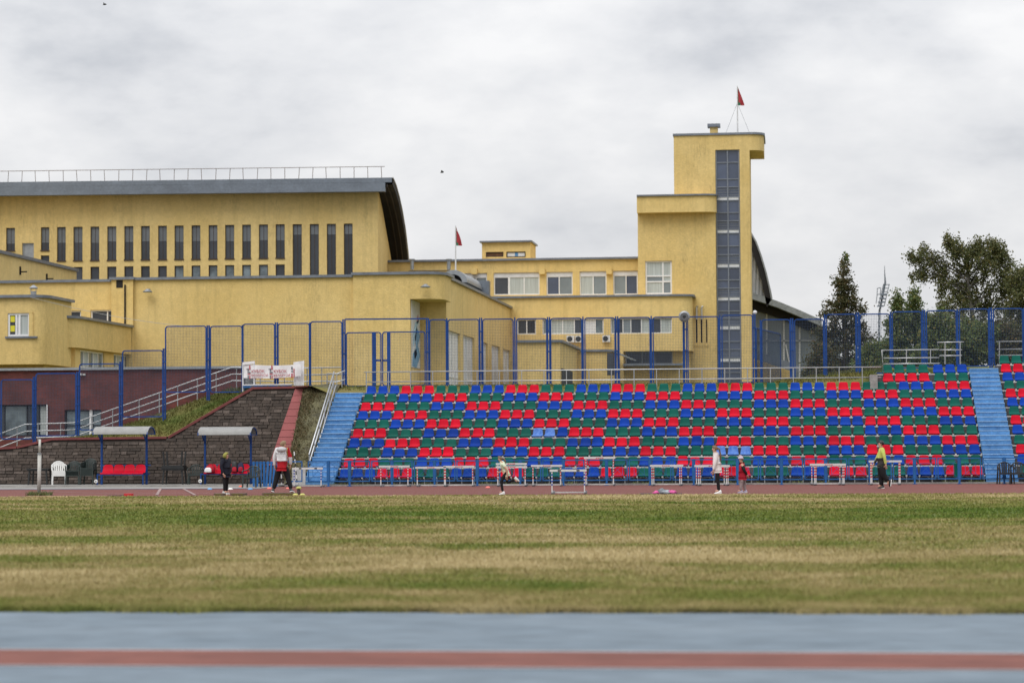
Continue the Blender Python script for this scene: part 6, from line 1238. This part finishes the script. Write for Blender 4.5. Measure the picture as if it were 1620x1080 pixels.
tree('big spreading birch with thin feathery crown on the right', 1545, 129, 4.8, at(1535, 385, 129).z, [(1439, 406, .16, .06, 4), (1448, 412, .3, .14, 7), (1463, 394, .14, .14, 4), (1446, 440, .12, .14, 4), (1455, 432, .22, .2, 6), (1499, 377, .16, .1, 4), (1512, 382, .12, .1, 3), (1546, 382, .1, .12, 3), (1458, 404, .4, .25, 9), (1472, 412, .6, .5, 18), (1465, 428, .35, .5, 10), (1486, 430, .55, .9, 20), (1502, 385, .3, .3, 10), (1510, 398, .4, .4, 14), (1524, 408, .6, .6, 22), (1545, 396, .5, .5, 20), (1565, 392, .7, .45, 24), (1582, 402, .55, .55, 20), (1592, 420, .55, .6, 20), (1560, 420, 1.0, .8, 38), (1530, 440, .9, .9, 34), (1500, 455, .7, .9, 26), (1570, 452, 1.1, .8, 36), (1595, 450, .6, .7, 20), (1540, 475, 1.1, .8, 34), (1505, 488, .9, .7, 28), (1580, 485, 1.1, .8, 32), (1545, 510, 1.2, .9, 34), (1508, 530, 1.0, .9, 28), (1590, 525, 1.1, .9, 30), (1550, 555, 1.2, .9, 34), (1515, 570, .9, .7, 24), (1590, 565, 1.1, .8, 28)], 28000, (.11, .11, .17), .115, LM2, birchb, lean=-.4, ncl=1.25)
tree('dark tree cut by the right edge of the photo', 1618, 126, 4.8, at(1618, 436, 126).z, [(1604, 447, .35, .4, 10), (1616, 432, .4, .4, 12), (1630, 450, .8, .7, 24), (1612, 468, .7, .6, 22), (1640, 480, .9, .8, 26), (1608, 495, .8, .7, 24), (1632, 515, 1.1, .8, 30), (1602, 528, .8, .7, 24), (1630, 550, 1.2, .8, 30), (1606, 565, .9, .8, 24)], 11000, (.12, .12, .15), .12, LM2, bark)
tree('slender young tree with yellowing tip right of the floodlight mast', 1424, 118, 4.6, at(1420, 466, 118).z, [(1419, 471, .15, .35, 6), (1421, 486, .3, .4, 10), (1428, 500, .5, .4, 14), (1412, 514, .5, .4, 14), (1424, 528, .7, .5, 20), (1408, 545, .6, .5, 18), (1432, 556, .7, .5, 20), (1418, 575, .9, .5, 24)], 6500, .13, .12, LM3, bark)
tree('slender young tree with pointed yellow green top beside the birch', 1448, 119, 4.6, at(1446, 461, 119).z, [(1445, 466, .17, .35, 7), (1447, 482, .32, .45, 11), (1456, 497, .55, .5, 16), (1440, 510, .5, .5, 14), (1462, 520, .7, .5, 18), (1448, 540, .9, .5, 24), (1470, 552, .7, .5, 18), (1450, 572, .9, .5, 24)], 7500, .13, .12, LM3, bark)
tree('leafy bush behind the fence between the cone shaped tree and the young trees', 1385, 117, 4.6, at(1385, 545, 117).z, [(1378, 556, .6, .45, 16), (1394, 548, .45, .4, 12), (1384, 575, 1.0, .5, 26), (1368, 586, .7, .4, 18), (1400, 586, .6, .4, 16)], 5000, .14, .125, LM3, bark, 'bush', name='bush')
tree('broad leafy bush behind the fence under the left side of the birch', 1486, 116, 4.7, at(1486, 500, 116).z, [(1482, 506, .6, .5, 18), (1495, 520, .8, .5, 22), (1475, 530, .8, .5, 22), (1490, 548, 1.1, .5, 28), (1470, 562, .9, .5, 24), (1500, 572, 1.0, .5, 24)], 8500, .15, .125, LM3, bark, 'bush', name='bush')
tree('broad leafy bush behind the fence under the middle of the birch', 1540, 117, 4.8, at(1540, 512, 117).z, [(1535, 520, .9, .5, 24), (1555, 530, .9, .5, 24), (1525, 545, 1.0, .5, 24), (1550, 560, 1.1, .5, 28), (1530, 572, 1.0, .4, 24)], 8000, .15, .125, LM3, bark, 'bush', name='bush')
tree('leafy bush behind the fence near the right edge of the photo', 1592, 117, 4.8, at(1592, 518, 117).z, [(1585, 525, .8, .5, 22), (1605, 535, .9, .5, 24), (1580, 552, 1.0, .5, 24), (1608, 565, 1.1, .5, 26)], 7000, .15, .125, LM1, bark, 'bush', name='bush')
tree('leafy bush at the foot of the cone shaped tree before the glazed hall', 1300, 114, 4.3, at(1300, 548, 114).z, [(1300, 556, .5, .5, 14), (1290, 575, .5, .5, 14), (1308, 580, .7, .5, 18), (1296, 593, .8, .4, 18), (1282, 598, .35, .3, 8)], 4200, .14, .12, LM1, bark, 'bush', name='bush')

# pitch grass as real blades, matching the turf colour under them
def blades(name, X, Y, Z, hh, ww, m, label, lean=.5):
    n = len(X); a = NR.uniform(0, 2 * math.pi, n); dx, dy = np.cos(a), np.sin(a); h = hh * NR.uniform(.5, 1.4, n); w = ww * NR.uniform(.7, 1.4, n); l = h * NR.normal(0, lean, n); l2 = h * NR.normal(0, lean, n)
    V = np.stack([np.stack([X - dx * w, Y - dy * w, Z - .005], 1), np.stack([X + dx * w, Y + dy * w, Z - .005], 1), np.stack([X + l, Y + l2, Z + h], 1)], 1).reshape(-1, 3); return np_mesh(name, V, np.arange(n * 3).reshape(n, 3), m, None, kind='stuff', label=label, category='grass')
Xs, Ys, Hs, Ws = [], [], [], []
for y0, y1, dens, hh, ww in ((23.72, 24.1, 2600, .055, .006), (24.1, 28, 1500, .04, .006), (28, 36, 650, .04, .009), (36, 48, 300, .04, .014), (48, 62, 160, .04, .02), (62, 75.9, 110, .038, .026)):
    xa_, xb_ = at(0, 800, y1).x - 3.5, at(1620, 800, y1).x + 3.5; n = int(dens * (y1 - y0) * (xb_ - xa_)); Xs.append(NR.uniform(xa_, xb_, n)); Ys.append(NR.uniform(y0, y1, n)); Hs.append(np.full(n, hh)); Ws.append(np.full(n, ww))
xe = NR.uniform(-13, 8, 26000); ye = 23.74 - np.abs(NR.normal(0, 1, 26000)) * .035 * (1 + np.sin(xe * 1.7) + .7 * np.sin(xe * 4.1 + 1) + .5 * np.sin(xe * 9.3)).clip(.05, 3); Xs.append(xe); Ys.append(ye); Hs.append(np.full(26000, .055)); Ws.append(np.full(26000, .006))
X_, Y_ = np.concatenate(Xs), np.concatenate(Ys)
blades('grass', X_, Y_, np.zeros(len(X_)), np.concatenate(Hs), np.concatenate(Ws), M_blade, 'short yellowed turf of the pitch')
def slope_grass(name, x0, x1, y0, y1, n, zf, m, label, hh=.10, ww=.02):
    X, Y = NR.uniform(x0, x1, n), NR.uniform(y0, y1, n); Z = np.array([zf(a, c) for a, c in zip(X, Y)]); k = Z > -1; blades(name, X[k], Y[k], Z[k], hh, ww, m, label, .6)
slope_grass('slope_grass', -31, -20.2, 100.9, 104.4, 14000, lambda x, y: terr(x, y) if y > 100.2 + .5 * wtop(x) else -5, M_bank, 'green grass on the slope above the stone wall')
slope_grass('mound_grass', -.5, 4.2, 101.6, 106, 7000, lambda x, y: terr(x, y), M_bank, 'grass on the mound behind the top of the grandstand')
slope_grass('verge_grass', -20.3, -.5, 101.5, 103.6, 6000, lambda x, y: terr(x, y), M_bank, 'thin grass strip along the foot of the tall mesh fence', .07)
def bankz(x, y): f = (y - 93.6) / 8.2; return .12 + 3.75 * min(1, f * 1.08) if x > -19.75 - .75 * f else -5
slope_grass('bank_weeds', -20.5, -19.0, 93.7, 101.5, 5200, bankz, leaf_mat('dry_weed', [(.06, .05, .02), (.16, .12, .06), (.05, .06, .02), (.23, .18, .10), (.08, .07, .025)]), 'dry weeds covering the bank beside the left stairway', .13, .03)
slope_grass('fence_weeds', -18.9, 12, 92.95, 93.9, 2600, lambda x, y: 0 if math.sin(x * 2.1) + math.sin(x * 5.3 + 1) > .2 else -5, LM3, 'dark weeds growing under the front row of seats', .12, .02)
slope_grass('post_weeds', -25.15, -24.35, 77.9, 78.5, 260, lambda x, y: 0, LM3, 'tuft of weeds around the foot of the white post', .13, .015)
b = MB(); pt = []
for i in range(20): a = 2 * math.pi * i / 20; pt.append((-23.2 + 1.5 * math.cos(a) * random.uniform(.8, 1.2), 76.1 + .28 * math.sin(a), .012))
b.face(pt); b.build('sand_patch', mat('sand', (.40, .29, .15), .95, .2, 4, fine=.15), kind='structure')

# floodlight mast far behind
MY_ = 420; f8 = lambda px, py: at(px, py, MY_); fm_ = mat('mast_steel', (.075, .095, .115), .6, .2, .3)
ms = T('floodlight_mast', 'leaning steel lattice floodlight mast far behind the trees', 'floodlight', f8(1390, 600))
for o in (-1.2, 1.2): b = MB(); b.bar(f8(1389 + o, 640), f8(1391.5 + o * .8, 490), .16); b.build('shaft_chord', fm_, ms)
b = MB()
for k in range(24): y = 492 + k * 6; b.bar(f8(1390 - 1.2 * (1 if k % 2 else -1), y), f8(1390 + 1.2 * (1 if k % 2 else -1), y + 6), .09)
b.build('shaft_lattice', fm_, ms)
b = MB(); b.bar(f8(1391.5, 492), f8(1400.5, 447), .32); b.build('spine', fm_, ms)
for o in (-3.2, 5.8): b = MB(); b.bar(f8(1393 + o, 484), f8(1401 + o, 449.5), .12); b.build('side_chord', fm_, ms)
for k in range(7): y = 450 + k * 5.6; x = 1401 - k * 1.3; b = MB(); b.bar(f8(x - 4, y + .6), f8(x + 6.5, y), .13); b.build('cross_arm', fm_, ms)
for k in range(4):
    for o in (-3.6, -1.2, 1.4, 4.0): y = 466 + k * 6.2 + random.uniform(-.7, .7); x = 1397 - k * 1.6 + o; q = f8(x, y); w_, h_ = .15, .14; b = MB(); b.hexa([(q.x - w_, MY_ - .8, q.z - h_), (q.x + w_, MY_ - .8, q.z - h_), (q.x + w_ * .7, MY_ + .2, q.z - h_ * .7), (q.x - w_ * .7, MY_ + .2, q.z - h_ * .7), (q.x - w_, MY_ - .6, q.z + h_), (q.x + w_, MY_ - .6, q.z + h_), (q.x + w_ * .7, MY_ + .3, q.z + h_ * .7), (q.x - w_ * .7, MY_ + .3, q.z + h_ * .7)]); b.build('lamp', fm_, ms)
b = MB()
for a, c in (((1388, 456), (1393.5, 455)), ((1388, 466), (1393, 465)), ((1388, 456), (1387.5, 468)), ((1393.5, 455), (1392.5, 467)), ((1387.5, 468), (1386, 480))): b.bar(f8(*a), f8(*c), .12)
b.build('side_platform', fm_, ms); b = MB(); b.tube([f8(1400.5, 447), f8(1399.6, 432), f8(1399.4, 420)], [.16, .07, .03], 6); b.build('antenna', fm_, ms)
# birds
for px, py, Y, lab in ((699, 273, 120, 'small dark bird flying in the grey sky left of the small flag'), (165, 8, 130, 'small dark bird flying at the top left of the sky')):
    p = at(px, py, Y); b = MB(); b.tube([p + Vector((-.09, 0, 0)), p + Vector((-.03, 0, .01)), p + Vector((.05, 0, .0)), p + Vector((.1, 0, .01))], [.008, .03, .028, .006], 8)
    for sg in (-1, 1): b.extrude([p + Vector((-.04, 0, .01)), p + Vector((.04, 0, .01)), p + Vector((.03, sg * .14, .09)), p + Vector((.07, sg * .27, .05)), p + Vector((-.02, sg * .14, .09))], (0, 0, .008))
    b.build('bird', M_black, label=lab, category='bird')
